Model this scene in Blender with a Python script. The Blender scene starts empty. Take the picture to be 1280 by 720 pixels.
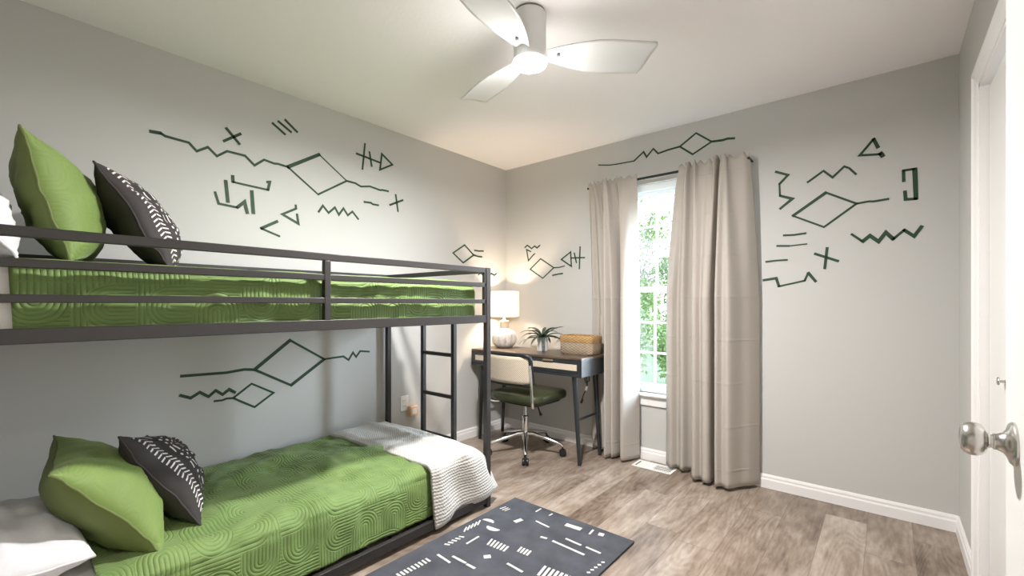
import bpy, math, random
import numpy as np
from mathutils import Vector, Matrix, noise

random.seed(7)
PI = math.pi
scene = bpy.context.scene
COL = scene.collection

# ------------------------------------------------------------------ camera, world, lights, exposure
CAM = Vector((2.78, -3.20, 1.165))
YAW = math.radians(40.2)
FPX = 555.0                       # focal length in pixels of the 1280 wide frame
HORIZON = 380.0
cd = bpy.data.cameras.new('camera')
cam = bpy.data.objects.new('camera', cd)
COL.objects.link(cam)
cam.location = CAM
cam.rotation_euler = (PI / 2, 0, YAW)
cd.sensor_width = 36.0
cd.lens = 36.0 * FPX / 1280.0
cd.shift_y = (HORIZON - 360.0) / 1280.0
cd.clip_start = 0.03
cd.clip_end = 200
scene.camera = cam

scene.view_settings.view_transform = 'Standard'
scene.view_settings.look = 'None'
scene.view_settings.gamma = 1.0
scene.view_settings.use_curve_mapping = False
scene.view_settings.exposure = 0.88
scene.cycles.max_bounces = 10
scene.cycles.diffuse_bounces = 7
scene.cycles.transparent_max_bounces = 16
scene.cycles.sample_clamp_indirect = 4.0
scene.cycles.use_denoising = True

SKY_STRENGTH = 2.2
LOBE_STRENGTH = 74.0
LOBE_DIR = (0.60, 0.74, 0.26)
FAN_DOWN_WATTS = 45
FAN_SIDE_WATTS = 5
DESK_LAMP_WATTS = 17.0
HALL_FILL_WATTS = 25
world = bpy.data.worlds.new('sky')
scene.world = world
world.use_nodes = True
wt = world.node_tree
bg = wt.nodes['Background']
tc = wt.nodes.new('ShaderNodeTexCoord')
sep = wt.nodes.new('ShaderNodeSeparateXYZ')
wt.links.new(tc.outputs['Generated'], sep.inputs[0])
rmp = wt.nodes.new('ShaderNodeValToRGB')
rmp.color_ramp.elements[0].position = 0.0
rmp.color_ramp.elements[0].color = (0.86, 0.93, 1.0, 1)
rmp.color_ramp.elements[1].position = 0.8
rmp.color_ramp.elements[1].color = (0.55, 0.76, 1.0, 1)
wt.links.new(sep.outputs['Z'], rmp.inputs[0])
# unseen bright lobe added to the sky to light the room through the window
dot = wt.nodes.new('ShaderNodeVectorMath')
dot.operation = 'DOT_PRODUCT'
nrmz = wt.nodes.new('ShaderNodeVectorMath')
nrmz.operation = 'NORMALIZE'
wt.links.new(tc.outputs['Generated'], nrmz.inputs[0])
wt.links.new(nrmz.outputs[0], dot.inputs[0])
dot.inputs[1].default_value = Vector(LOBE_DIR).normalized()


def wmath(op, a, b):
    n = wt.nodes.new('ShaderNodeMath')
    n.operation = op
    for i, q in enumerate((a, b)):
        if isinstance(q, (int, float)): n.inputs[i].default_value = q
        else: wt.links.new(q, n.inputs[i])
    return n.outputs[0]


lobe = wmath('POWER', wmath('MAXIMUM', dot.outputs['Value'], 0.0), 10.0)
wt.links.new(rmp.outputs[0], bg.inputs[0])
wt.links.new(wmath('ADD', wmath('MULTIPLY', lobe, LOBE_STRENGTH), SKY_STRENGTH), bg.inputs[1])


def add_light(name, kind, loc, watts, color, rot=(0, 0, 0), **kw):
    l = bpy.data.lights.new(name, kind)
    l.energy = watts
    l.color = color
    for k, v in kw.items():
        setattr(l, k, v)
    o = bpy.data.objects.new(name, l)
    o.location = loc
    o.rotation_euler = rot
    COL.objects.link(o)
    return o


# light portal in the window opening (guides the sky light, gives no light itself)
pl = add_light('window_portal', 'AREA', (1.575, 0.20, 1.28), 1.0, (1, 1, 1), (-PI / 2, 0, 0), shape='RECTANGLE', size=0.9, size_y=1.6)
pl.data.cycles.is_portal = True
# unseen fill light added in the hallway beyond the open bedroom door
add_light('hall_fill', 'AREA', (3.9, -3.2, 2.35), HALL_FILL_WATTS, (1.0, 0.93, 0.84), (0, 0, 0), size=0.5)

# ------------------------------------------------------------------ helpers
FW = Vector((-math.sin(YAW), math.cos(YAW), 0))
RT = Vector((math.cos(YAW), math.sin(YAW), 0))


def ray(u, v):
    return FW + RT * ((u - 640.0) / FPX) + Vector((0, 0, (HORIZON - v) / FPX))


def on_plane(u, v, axis, val):
    d = ray(u, v)
    t = (val - CAM[axis]) / d[axis]
    return CAM + d * t


def prop(o, label=None, cat=None, group=None, kind=None):
    if label: o['label'] = label
    if cat: o['category'] = cat
    if group: o['group'] = group
    if kind: o['kind'] = kind
    return o


def thing(name, loc, label, cat, group=None, kind=None, rz=0.0):
    o = bpy.data.objects.new(name, None)
    o.empty_display_size = 0.1
    o.location = loc
    o.rotation_euler = (0, 0, rz)
    COL.objects.link(o)
    return prop(o, label, cat, group, kind)


class MB:
    """collects quads, boxes, tubes and lathes; build() links them as one mesh object"""

    def __init__(self):
        self.v, self.f, self.mi, self.uv = [], [], [], {}

    def add(self, verts, faces, mi=0, uvs=None):
        n = len(self.v)
        self.v += [tuple(p) for p in verts]
        for k, f in enumerate(faces):
            if uvs is not None:
                self.uv[len(self.f)] = [uvs[i] for i in f]
            self.f.append(tuple(i + n for i in f))
            self.mi.append(mi)
        return self

    def box(self, x0, x1, y0, y1, z0, z1, mi=0):
        vs = [(x, y, z) for z in (z0, z1) for y in (y0, y1) for x in (x0, x1)]
        fs = [(0, 2, 3, 1), (4, 5, 7, 6), (0, 1, 5, 4), (2, 6, 7, 3), (0, 4, 6, 2), (1, 3, 7, 5)]
        return self.add(vs, fs, mi)

    def bar(self, p, q, w, h=None, up=(0, 0, 1), mi=0, w2=None, h2=None):
        p, q, up = Vector(p), Vector(q), Vector(up)
        h = h or w
        w2, h2 = w2 or w, h2 or h
        d = (q - p).normalized()
        s = d.cross(up)
        if s.length < 1e-4:
            s = d.cross(Vector((1, 0, 0)))
        s.normalize()
        t = s.cross(d)
        vs = []
        for c, ww, hh in ((p, w, h), (q, w2, h2)):
            for a, b in ((-1, -1), (1, -1), (1, 1), (-1, 1)):
                vs.append(c + s * (a * ww / 2) + t * (b * hh / 2))
        fs = [(0, 1, 2, 3), (7, 6, 5, 4)] + [(i, i + 4, (i + 1) % 4 + 4, (i + 1) % 4) for i in range(4)]
        return self.add(vs, fs, mi)

    def tube(self, pts, r, n=12, closed=False, mi=0, cap=True):
        pts = [Vector(p) for p in pts]
        m = len(pts)
        rs = r if isinstance(r, (list, tuple)) else [r] * m
        vs, fs = [], []
        prev = None
        for i, p in enumerate(pts):
            a = pts[(i - 1) % m] if (closed or i > 0) else p
            b = pts[(i + 1) % m] if (closed or i < m - 1) else p
            d = (b - a).normalized()
            if prev is None:
                u = d.cross(Vector((0, 0, 1)))
                if u.length < 1e-3:
                    u = d.cross(Vector((1, 0, 0)))
            else:
                u = prev - d * prev.dot(d)
            u.normalize()
            prev = u
            w = d.cross(u)
            for k in range(n):
                an = 2 * PI * k / n
                vs.append(p + (u * math.cos(an) + w * math.sin(an)) * rs[i])
        for i in range(m if closed else m - 1):
            j = (i + 1) % m
            for k in range(n):
                k2 = (k + 1) % n
                fs.append((i * n + k, i * n + k2, j * n + k2, j * n + k))
        if cap and not closed:
            fs.append(tuple(reversed(range(n))))
            fs.append(tuple((m - 1) * n + k for k in range(n)))
        return self.add(vs, fs, mi)

    def lathe(self, prof, c=(0, 0, 0), n=36, M=None, mi=0):
        vs, fs = [], []
        c = Vector(c)
        for (r, z) in prof:
            for k in range(n):
                a = 2 * PI * k / n
                p = Vector((r * math.cos(a), r * math.sin(a), z))
                if M is not None:
                    p = M @ p
                vs.append(p + c)
        for i in range(len(prof) - 1):
            for k in range(n):
                k2 = (k + 1) % n
                fs.append((i * n + k, i * n + k2, (i + 1) * n + k2, (i + 1) * n + k))
        fs.append(tuple(reversed(range(n))))
        fs.append(tuple((len(prof) - 1) * n + k for k in range(n)))
        return self.add(vs, fs, mi)

    def grid(self, rows, mi=0, uv=None, wrap=False):
        nr, nc = len(rows), len(rows[0])
        vs = [p for r in rows for p in r]
        uvs = [p for r in uv for p in r] if uv else None
        fs = []
        for i in range(nr - 1):
            for j in range(nc if wrap else nc - 1):
                j2 = (j + 1) % nc
                fs.append((i * nc + j, i * nc + j2, (i + 1) * nc + j2, (i + 1) * nc + j))
        return self.add(vs, fs, mi, uvs)

    def build(self, name, mats, parent=None, smooth=False, bevel=0.0, angle=35, at=None, segs=2, local=False):
        me = bpy.data.meshes.new(name)
        V = np.array(self.v, dtype=float)
        off = np.zeros(3)
        if parent is None:
            off = np.array(at) if at is not None else np.array(((V[:, 0].min() + V[:, 0].max()) / 2, (V[:, 1].min() + V[:, 1].max()) / 2, V[:, 2].min()))
        elif not local:
            p = parent
            while p is not None:
                off = off + np.array(p.location)
                p = p.parent
        me.from_pydata((V - off).tolist(), [], self.f)
        me.update()
        if not isinstance(mats, (list, tuple)):
            mats = [mats]
        for m in mats:
            me.materials.append(m)
        me.polygons.foreach_set('material_index', self.mi)
        if self.uv:
            ul = me.uv_layers.new(name='UVMap')
            for fi, co in self.uv.items():
                po = me.polygons[fi]
                for k, li in enumerate(po.loop_indices):
                    ul.data[li].uv = co[k]
        if smooth or bevel:
            me.polygons.foreach_set('use_smooth', [True] * len(me.polygons))
            me.set_sharp_from_angle(angle=math.radians(angle))
        me.update()
        o = bpy.data.objects.new(name, me)
        COL.objects.link(o)
        if parent is not None:
            o.parent = parent
        else:
            o.location = off
        if bevel:
            b = o.modifiers.new('bevel', 'BEVEL')
            b.width = bevel
            b.segments = segs
            b.limit_method = 'ANGLE'
            b.angle_limit = math.radians(40)
        return o


# ------------------------------------------------------------------ materials
class X:
    """tiny arithmetic wrapper over shader math nodes"""
    T = None

    def __init__(self, s): self.s = s

    @staticmethod
    def op(kind, *a):
        n = X.T.nodes.new('ShaderNodeMath')
        n.operation = kind
        for i, q in enumerate(a):
            if isinstance(q, X):
                X.T.links.new(q.s, n.inputs[i])
            else:
                n.inputs[i].default_value = float(q)
        return X(n.outputs[0])

    def __add__(s, o): return X.op('ADD', s, o)
    __radd__ = __add__
    def __sub__(s, o): return X.op('SUBTRACT', s, o)
    def __rsub__(s, o): return X.op('SUBTRACT', o, s)
    def __mul__(s, o): return X.op('MULTIPLY', s, o)
    __rmul__ = __mul__
    def __truediv__(s, o): return X.op('DIVIDE', s, o)
    def fl(s): return X.op('FLOOR', s)
    def fr(s): return X.op('FRACT', s)
    def ab(s): return X.op('ABSOLUTE', s)
    def sn(s): return X.op('SINE', s)
    def sq(s): return X.op('SQRT', s)
    def gt(s, o): return X.op('GREATER_THAN', s, o)
    def lt(s, o): return X.op('LESS_THAN', s, o)
    def mx(s, o): return X.op('MAXIMUM', s, o)
    def mn(s, o): return X.op('MINIMUM', s, o)
    def pw(s, o): return X.op('POWER', s, o)


def lerp(a, b, t): return a + (b - a) * t


def srgb(r, g, b):
    def f(c):
        c /= 255.0
        return c / 12.92 if c <= 0.04045 else ((c + 0.055) / 1.055) ** 2.4
    return (f(r), f(g), f(b), 1.0)


def new_mat(name, color, rough=0.5, metal=0.0, spec=0.5):
    m = bpy.data.materials.new(name)
    m.use_nodes = True
    b = m.node_tree.nodes['Principled BSDF']
    b.inputs['Base Color'].default_value = color
    b.inputs['Roughness'].default_value = rough
    b.inputs['Metallic'].default_value = metal
    b.inputs['Specular IOR Level'].default_value = spec
    return m, m.node_tree, b


def node(t, kind, **kw):
    n = t.nodes.new(kind)
    for k, v in kw.items():
        if k in n.inputs.keys():
            n.inputs[k].default_value = v
        else:
            setattr(n, k, v)
    return n


def position(t):
    return node(t, 'ShaderNodeNewGeometry').outputs['Position']


def noise_tex(t, scale, detail=4, vec=None, rough=0.5, dist=0.0):
    n = node(t, 'ShaderNodeTexNoise')
    n.inputs['Scale'].default_value = scale
    n.inputs['Detail'].default_value = detail
    n.inputs['Roughness'].default_value = rough
    n.inputs['Distortion'].default_value = dist
    if vec is not None:
        t.links.new(vec, n.inputs['Vector'])
    return n.outputs['Fac']


def bump(t, b, height, strength=0.3, distance=0.01):
    n = node(t, 'ShaderNodeBump')
    n.inputs['Strength'].default_value = strength
    n.inputs['Distance'].default_value = distance
    t.links.new(height.s if isinstance(height, X) else height, n.inputs['Height'])
    t.links.new(n.outputs[0], b.inputs['Normal'])
    return n


def ramp(t, fac, stops):
    r = node(t, 'ShaderNodeValToRGB')
    e = r.color_ramp.elements
    while len(e) < len(stops):
        e.new(0.5)
    for i, (p, c) in enumerate(stops):
        e[i].position = p
        e[i].color = c
    t.links.new(fac.s if isinstance(fac, X) else fac, r.inputs[0])
    return r.outputs[0]


def mapped(t, vec, scale=(1, 1, 1), loc=(0, 0, 0), rot=(0, 0, 0)):
    m = node(t, 'ShaderNodeMapping')
    m.inputs['Scale'].default_value = scale
    m.inputs['Location'].default_value = loc
    m.inputs['Rotation'].default_value = rot
    t.links.new(vec, m.inputs[0])
    return m.outputs[0]


def mix_col(t, fac, a, b, mode='MIX'):
    n = node(t, 'ShaderNodeMix', data_type='RGBA', blend_type=mode)
    for s, q in ((n.inputs[0], fac), (n.inputs[6], a), (n.inputs[7], b)):
        if isinstance(q, X): q = q.s
        if isinstance(q, (int, float)): s.default_value = q
        elif isinstance(q, (tuple, list)): s.default_value = q
        else: t.links.new(q, s)
    return n.outputs[2]


def plain(name, color, rough=0.5, metal=0.0, spec=0.5, bs=0.0, scale=200, dist=0.002, var=0.0):
    """colour with fine bump and slight tone variation"""
    m, t, b = new_mat(name, color, rough, metal, spec)
    if bs:
        bump(t, b, noise_tex(t, scale, 3, position(t)), bs, dist)
    if var:
        f = noise_tex(t, scale / 8, 4, position(t))
        dark = tuple(c * (1 - var) for c in color[:3]) + (1,)
        t.links.new(ramp(t, f, [(0.3, dark), (0.7, color)]), b.inputs['Base Color'])
    return m


MAT = {}
MAT['wall'] = plain('wall_paint', srgb(191, 190, 187), 0.6, bs=0.12, scale=160, dist=0.002)
MAT['ceiling'] = plain('ceiling_paint', srgb(246, 242, 242), 0.8, bs=0.3, scale=60, dist=0.003)
MAT['trim'] = plain('white_trim_paint', srgb(232, 230, 229), 0.35, bs=0.03, scale=60)
MAT['door'] = plain('white_door_paint', srgb(222, 221, 218), 0.4, bs=0.04, scale=90)
MAT['vinyl'] = plain('white_window_vinyl', srgb(238, 241, 243), 0.3, bs=0.02)
MAT['bedmetal'] = plain('dark_bed_metal', srgb(44, 41, 40), 0.42, 0.0, bs=0.05, scale=400)
MAT['black'] = plain('black_wood', srgb(42, 45, 48), 0.30, bs=0.05, scale=300)
MAT['deskside'] = MAT['black']
MAT['plastic'] = plain('black_plastic', srgb(28, 28, 29), 0.4, bs=0.03)
MAT['chrome'] = plain('polished_chrome', (0.85, 0.86, 0.87, 1), 0.08, 1.0, bs=0.01)
MAT['nickel'] = plain('satin_nickel', (0.55, 0.53, 0.50, 1), 0.25, 1.0, bs=0.02, scale=500)
MAT['brass'] = plain('pale_brass', (0.75, 0.62, 0.42, 1), 0.3, 1.0, bs=0.02)
MAT['markpaint'] = plain('dark_green_marker_paint', srgb(32, 66, 40), 0.6, bs=0.05, scale=300, var=0.25)
MAT['fanwhite'] = plain('fan_white', srgb(214, 214, 213), 0.4, bs=0.02)
MAT['fangrey'] = plain('fan_gap', srgb(120, 120, 120), 0.6, bs=0.02)
MAT['leather'] = plain('green_leather', srgb(60, 66, 44), 0.32, bs=0.15, scale=250, dist=0.001, var=0.2)
MAT['pot'] = plain('grey_ceramic', srgb(196, 198, 202), 0.5, bs=0.08, scale=150)
MAT['soil'] = plain('potting_soil', srgb(60, 48, 38), 0.9, bs=0.5, scale=120)
MAT['plate'] = plain('outlet_plastic', srgb(238, 236, 232), 0.35, bs=0.02)
MAT['bark'] = plain('tree_bark', srgb(140, 132, 126), 0.9, bs=0.6, scale=20, dist=0.03, var=0.3)
MAT['lawn'] = plain('lawn_grass', srgb(90, 104, 70), 0.9, bs=0.5, scale=20, var=0.4)
MAT['vent'] = plain('vent_enamel', srgb(240, 239, 236), 0.35, bs=0.02)
MAT['dark'] = plain('vent_shadow_metal', srgb(60, 60, 60), 0.6, bs=0.02)
MAT['orange'] = plain('amber_plastic', srgb(232, 190, 152), 0.4, bs=0.02)


def leaf_mat(name, c1, c2):
    m, t, b = new_mat(name, c1, 0.55)
    f = noise_tex(t, 3.0, 3, position(t))
    t.links.new(ramp(t, f, [(0.3, c1), (0.7, c2)]), b.inputs['Base Color'])
    tr = node(t, 'ShaderNodeBsdfTranslucent')
    tr.inputs[0].default_value = c2
    mx = node(t, 'ShaderNodeMixShader')
    mx.inputs[0].default_value = 0.2
    t.links.new(b.outputs[0], mx.inputs[1])
    t.links.new(tr.outputs[0], mx.inputs[2])
    t.links.new(mx.outputs[0], t.nodes['Material Output'].inputs[0])
    return m


MAT['leaf_a'] = leaf_mat('spring_leaves', srgb(84, 108, 50), srgb(112, 136, 70))
MAT['leaf_b'] = leaf_mat('pale_leaves', srgb(108, 120, 90), srgb(132, 144, 112))
MAT['leaf_c'] = leaf_mat('deep_leaves', srgb(72, 92, 48), srgb(98, 120, 66))
MAT['plantleaf'] = plain('dark_houseplant_leaf', srgb(78, 92, 78), 0.4, bs=0.1, scale=60, var=0.4)


def emissive(name, color, strength, base=(0.9, 0.9, 0.9, 1)):
    m, t, b = new_mat(name, base, 0.4)
    b.inputs['Emission Color'].default_value = color
    b.inputs['Emission Strength'].default_value = strength
    return m


MAT['lens'] = emissive('fan_light_lens', (1, 0.98, 0.95, 1), 4.0)
MAT['bulb'] = emissive('warm_bulb', (1, 0.75, 0.5, 1), 8.0)


def glass_mat():
    m = bpy.data.materials.new('window_glass')
    m.use_nodes = True
    t = m.node_tree
    t.nodes.remove(t.nodes['Principled BSDF'])
    tr = node(t, 'ShaderNodeBsdfTransparent')
    tr.inputs[0].default_value = (0.96, 0.98, 0.98, 1)
    gl = node(t, 'ShaderNodeBsdfGlossy')
    gl.inputs['Roughness'].default_value = 0.02
    mx = node(t, 'ShaderNodeMixShader')
    mx.inputs[0].default_value = 0.06
    t.links.new(tr.outputs[0], mx.inputs[1])
    t.links.new(gl.outputs[0], mx.inputs[2])
    t.links.new(mx.outputs[0], t.nodes['Material Output'].inputs[0])
    return m


MAT['glass'] = glass_mat()


def shade_mat():
    m, t, b = new_mat('linen_lampshade', srgb(242, 238, 232), 0.8)
    w = node(t, 'ShaderNodeTexWave')
    w.inputs['Scale'].default_value = 60
    w.inputs['Distortion'].default_value = 2
    t.links.new(position(t), w.inputs[0])
    bump(t, b, w.outputs['Fac'], 0.1, 0.001)
    tr = node(t, 'ShaderNodeBsdfTranslucent')
    tr.inputs[0].default_value = (0.95, 0.92, 0.88, 1)
    mx = node(t, 'ShaderNodeMixShader')
    mx.inputs[0].default_value = 0.45
    t.links.new(b.outputs[0], mx.inputs[1])
    t.links.new(tr.outputs[0], mx.inputs[2])
    t.links.new(mx.outputs[0], t.nodes['Material Output'].inputs[0])
    return m


MAT['shade'] = shade_mat()


def floor_mat():
    m, t, b = new_mat('oak_vinyl_planks', srgb(160, 142, 124), 0.42)
    X.T = t
    sp = node(t, 'ShaderNodeSeparateXYZ')
    t.links.new(position(t), sp.inputs[0])
    x, y = X(sp.outputs[0]), X(sp.outputs[1])
    W, L = 0.18, 1.22
    u = x / W
    iu = u.fl()
    off = ((iu * 12.9898).sn() * 43758.5453).fr()
    v = y / L + off
    iv = v.fl()
    h = ((iu * 12.9898 + iv * 78.233).sn() * 43758.5453).fr()
    h2 = ((iu * 39.346 + iv * 11.135).sn() * 24634.633).fr()
    # grain coordinates: each plank shifted on its own, stretched along the plank
    cb = node(t, 'ShaderNodeCombineXYZ')
    t.links.new((x + h * 7.0).s, cb.inputs[0])
    t.links.new((y * 0.16 + h2 * 9.0).s, cb.inputs[1])
    t.links.new((h * 20.0).s, cb.inputs[2])
    fine = noise_tex(t, 55, 6, cb.outputs[0], 0.6)
    broad = X(noise_tex(t, 9, 3, cb.outputs[0], 0.5, 0.6))
    # cathedral grain: contour lines of a smooth stretched field
    cf = X(noise_tex(t, 5.5, 1.5, cb.outputs[0], 0.4, 0.3))
    rings = ((cf * 130.0).sn() * 0.5 + 0.5)
    cloud = X(noise_tex(t, 2.2, 3, position(t)))
    blot = X(noise_tex(t, 7.0, 4, mapped(t, position(t), (1, 0.45, 1)), 0.6))
    tone = X(fine) * 0.40 + broad * 0.34 + rings * 0.05 + h * 0.16 + blot * 0.44 + cloud * 0.12 - 0.33
    c = ramp(t, tone, [(0.22, srgb(84, 68, 55)), (0.42, srgb(138, 123, 109)), (0.58, srgb(168, 155, 142)), (0.80, srgb(200, 192, 183))])
    eu = (u.fr() - 0.5).ab()
    ev = (v.fr() - 0.5).ab()
    seam = (eu.gt(0.492)).mx(ev.gt(0.4988))
    c = mix_col(t, seam * 0.45, c, srgb(84, 70, 58))
    t.links.new(c, b.inputs['Base Color'])
    rr = X(fine) * 0.15 + 0.27
    t.links.new(rr.s, b.inputs['Roughness'])
    bump(t, b, X(fine) * 0.5 + rings * 0.15 - seam * 0.8, 0.12, 0.002)
    return m


MAT['floor'] = floor_mat()


def arch_height(t, S=0.22, n=11.0):
    """stitched arches: cells of concentric half rounds turned at random, straight rows in the corners"""
    X.T = t
    uvn = node(t, 'ShaderNodeUVMap')
    sp = node(t, 'ShaderNodeSeparateXYZ')
    t.links.new(uvn.outputs[0], sp.inputs[0])
    u, v = X(sp.outputs[0]) / S, X(sp.outputs[1]) / S
    iu, iv = u.fl(), v.fl()
    a, b_ = u - iu - 0.5, v - iv - 0.5
    h = ((iu * 12.9898 + iv * 78.233 + 3.7).sn() * 43758.5453).fr()
    k = (h * 4.0).fl()
    odd = (k * 0.5).fr().gt(0.25)
    p, q = lerp(a, b_, odd), lerp(b_, a, odd)
    q = q * (1.0 - 2.0 * k.gt(1.5))
    q2 = (q + 0.12).mx(0.0)
    r = (p * p + q2 * q2).sq()
    out = r.gt(0.48)
    f = lerp(r, q, out)
    hgt = (f * (PI * n)).sn().ab().pw(0.6)
    edge = a.ab().mx(b_.ab()).gt(0.485)
    return hgt * (1.0 - edge * 0.7)


def quilt_mat(name, c1, c2, S=0.22, n=11.5, strength=0.55, dist=0.007):
    m, t, b = new_mat(name, c1, 0.62, spec=0.3)
    b.inputs['Sheen Weight'].default_value = 0.25
    b.inputs['Sheen Roughness'].default_value = 0.4
    b.inputs['Sheen Tint'].default_value = (0.75, 0.9, 0.5, 1)
    hgt = arch_height(t, S, n)
    f = X(noise_tex(t, 3.5, 3, position(t)))
    t.links.new(ramp(t, f, [(0.35, c1), (0.65, c2)]), b.inputs['Base Color'])
    bump(t, b, hgt + X(noise_tex(t, 300, 2, position(t))) * 0.08, strength, dist)
    return m


GREEN1, GREEN2 = srgb(100, 124, 70), srgb(112, 136, 78)
MAT['quilt'] = quilt_mat('green_quilt', GREEN1, GREEN2, 0.145, 11.0, 0.6, 0.005)
MAT['sham'] = quilt_mat('green_quilted_sham', srgb(106, 126, 66), srgb(114, 136, 72), 0.11, 9.0, 0.3, 0.003)
MAT['shamback'] = plain('green_plain_back', srgb(98, 110, 60), 0.6, spec=0.3, bs=0.08, scale=250)
MAT['linen'] = plain('white_bed_linen', srgb(212, 212, 215), 0.8, spec=0.2, bs=0.3, scale=14, dist=0.02)
MAT['mattress'] = plain('white_mattress_sheet', srgb(232, 230, 228), 0.85, spec=0.2, bs=0.3, scale=10, dist=0.01)
MAT['blackcloth'] = plain('dark_brown_cloth', srgb(52, 47, 46), 0.6, spec=0.3, bs=0.15, scale=20, dist=0.01)


def mudcloth_mat():
    m, t, b = new_mat('printed_mudcloth', srgb(50, 46, 46), 0.7, spec=0.3)
    X.T = t
    sp = node(t, 'ShaderNodeSeparateXYZ')
    t.links.new(node(t, 'ShaderNodeUVMap').outputs[0], sp.inputs[0])
    u, v = X(sp.outputs[0]), X(sp.outputs[1])          # 0..1 across and up the front
    # chevron columns at u = 0.13, 0.75
    wht = None
    for uc, hw in ((0.115, 0.055), (0.80, 0.06)):
        du = (u - uc).ab()
        ch = ((v * 23.0 + du * 10.0).fr()).lt(0.34) * du.lt(hw) * du.gt(0.004)
        wht = ch if wht is None else wht.mx(ch)
    # dots and short bars between
    band = ((u - 0.36).ab()).lt(0.11)
    vv = v * 4.0
    dots_on = (vv.fr()).lt(0.5)
    du = ((u - 0.25) * 16.0).fr() - 0.5
    dv = (v * 16.0 + ((u - 0.25) * 16.0).fl() * 0.5).fr() - 0.5
    dot = (du * du + dv * dv).lt(0.06) * dots_on * band
    bars = (((u - 0.25) * 14.0).fr()).lt(0.28) * (1.0 - dots_on) * band * ((vv.fr() - 0.76).ab()).lt(0.17)
    wht = wht.mx(dot).mx(bars)
    band2 = ((u - 0.60).ab()).lt(0.09)
    bars2 = ((v * 22.0).fr()).lt(0.25) * band2 * ((v * 3.0).fr()).lt(0.55)
    wht = wht.mx(bars2)
    t.links.new(mix_col(t, wht, srgb(50, 46, 46), srgb(214, 208, 205)), b.inputs['Base Color'])
    bump(t, b, noise_tex(t, 400, 2, position(t)), 0.15, 0.001)
    return m


MAT['mudcloth'] = mudcloth_mat()


def throw_mat():
    m, t, b = new_mat('cream_knit', srgb(190, 187, 181), 0.95, spec=0.1)
    b.inputs['Sheen Weight'].default_value = 0.3
    X.T = t
    sp = node(t, 'ShaderNodeSeparateXYZ')
    t.links.new(node(t, 'ShaderNodeUVMap').outputs[0], sp.inputs[0])
    u, v = X(sp.outputs[0]), X(sp.outputs[1])
    w = X(noise_tex(t, 40, 2, position(t)))
    rows = ((u * 330.0 + w * 3.0).sn()) * ((v * 420.0 + w * 3.0).sn()) * 0.5 + 0.5
    ribs = ((u * 420.0 + w * 3.5).sn()) * 0.5 + 0.5
    low = u.gt(0.90)                       # ribbed part on the hanging end
    hgt = lerp(rows, ribs * 0.8 + rows * 0.5, low) + X(noise_tex(t, 160, 3, position(t))) * 0.8
    bump(t, b, hgt, 0.5, 0.005)
    return m


MAT['throw'] = throw_mat()


def curtain_mat():
    m, t, b = new_mat('beige_curtain_cloth', srgb(179, 172, 164), 0.85, spec=0.15)
    p = position(t)
    hem = noise_tex(t, 500, 2, p)
    cr = noise_tex(t, 5, 5, mapped(t, p, (1, 1, 2.2)), 0.6)
    X.T = t
    sp = node(t, 'ShaderNodeSeparateXYZ')
    t.links.new(p, sp.inputs[0])
    fz = (X(sp.outputs[2]) / 0.27 + X(cr) * 0.05).fr()
    crease = (1.0 - ((fz - 0.5).ab() * 30.0)).mx(0.0) * X(noise_tex(t, 3, 2, p)).gt(0.42)
    bump(t, b, X(hem) * 0.06 + X(cr) * 0.5 + crease * 0.35 - ((X(sp.outputs[2]) - 2.052).ab().lt(0.004)) * 0.5, 0.4, 0.01)
    tr = node(t, 'ShaderNodeBsdfTranslucent')
    tr.inputs[0].default_value = srgb(190, 180, 168)
    mx = node(t, 'ShaderNodeMixShader')
    mx.inputs[0].default_value = 0.05
    t.links.new(b.outputs[0], mx.inputs[1])
    t.links.new(tr.outputs[0], mx.inputs[2])
    t.links.new(mx.outputs[0], t.nodes['Material Output'].inputs[0])
    return m


MAT['curtain'] = curtain_mat()


def rug_mat(name, c, d):
    m, t, b = new_mat(name, c, 0.95, spec=0.1)
    f = noise_tex(t, 9, 5, position(t))
    t.links.new(ramp(t, f, [(0.3, d), (0.7, c)]), b.inputs['Base Color'])
    bump(t, b, noise_tex(t, 350, 2, position(t)), 0.5, 0.004)
    return m


MAT['rug'] = rug_mat('charcoal_rug_pile', srgb(84, 86, 92), srgb(68, 70, 76))
MAT['rugmark'] = rug_mat('ivory_rug_pile', srgb(216, 213, 208), srgb(190, 187, 184))


def cane_mat():
    m, t, b = new_mat('woven_cane', srgb(206, 190, 165), 0.6)
    X.T = t
    sp = node(t, 'ShaderNodeSeparateXYZ')
    t.links.new(position(t), sp.inputs[0])
    a, c = X(sp.outputs[0]) * 430.0, X(sp.outputs[2]) * 430.0
    w = (a.sn() * c.sn()).gt(0.35)
    t.links.new(mix_col(t, w, srgb(214, 202, 184), srgb(150, 132, 110)), b.inputs['Base Color'])
    bump(t, b, w, 0.3, 0.001)
    return m


MAT['cane'] = cane_mat()


def basket_mat(name, c1, c2):
    m, t, b = new_mat(name, c1, 0.8)
    X.T = t
    sp = node(t, 'ShaderNodeSeparateXYZ')
    t.links.new(position(t), sp.inputs[0])
    x, y, z = X(sp.outputs[0]), X(sp.outputs[1]), X(sp.outputs[2])
    w = ((z * 330.0).sn()) * (((x + y) * 170.0).sn()) * 0.5 + X(noise_tex(t, 30, 4, position(t))) * 1.1
    t.links.new(mix_col(t, w, c2, c1), b.inputs['Base Color'])
    bump(t, b, w, 0.6, 0.004)
    return m


MAT['basket'] = basket_mat('grey_seagrass', srgb(168, 150, 128), srgb(120, 104, 86))
MAT['basketrim'] = basket_mat('golden_seagrass', srgb(176, 142, 92), srgb(132, 100, 60))


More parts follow.
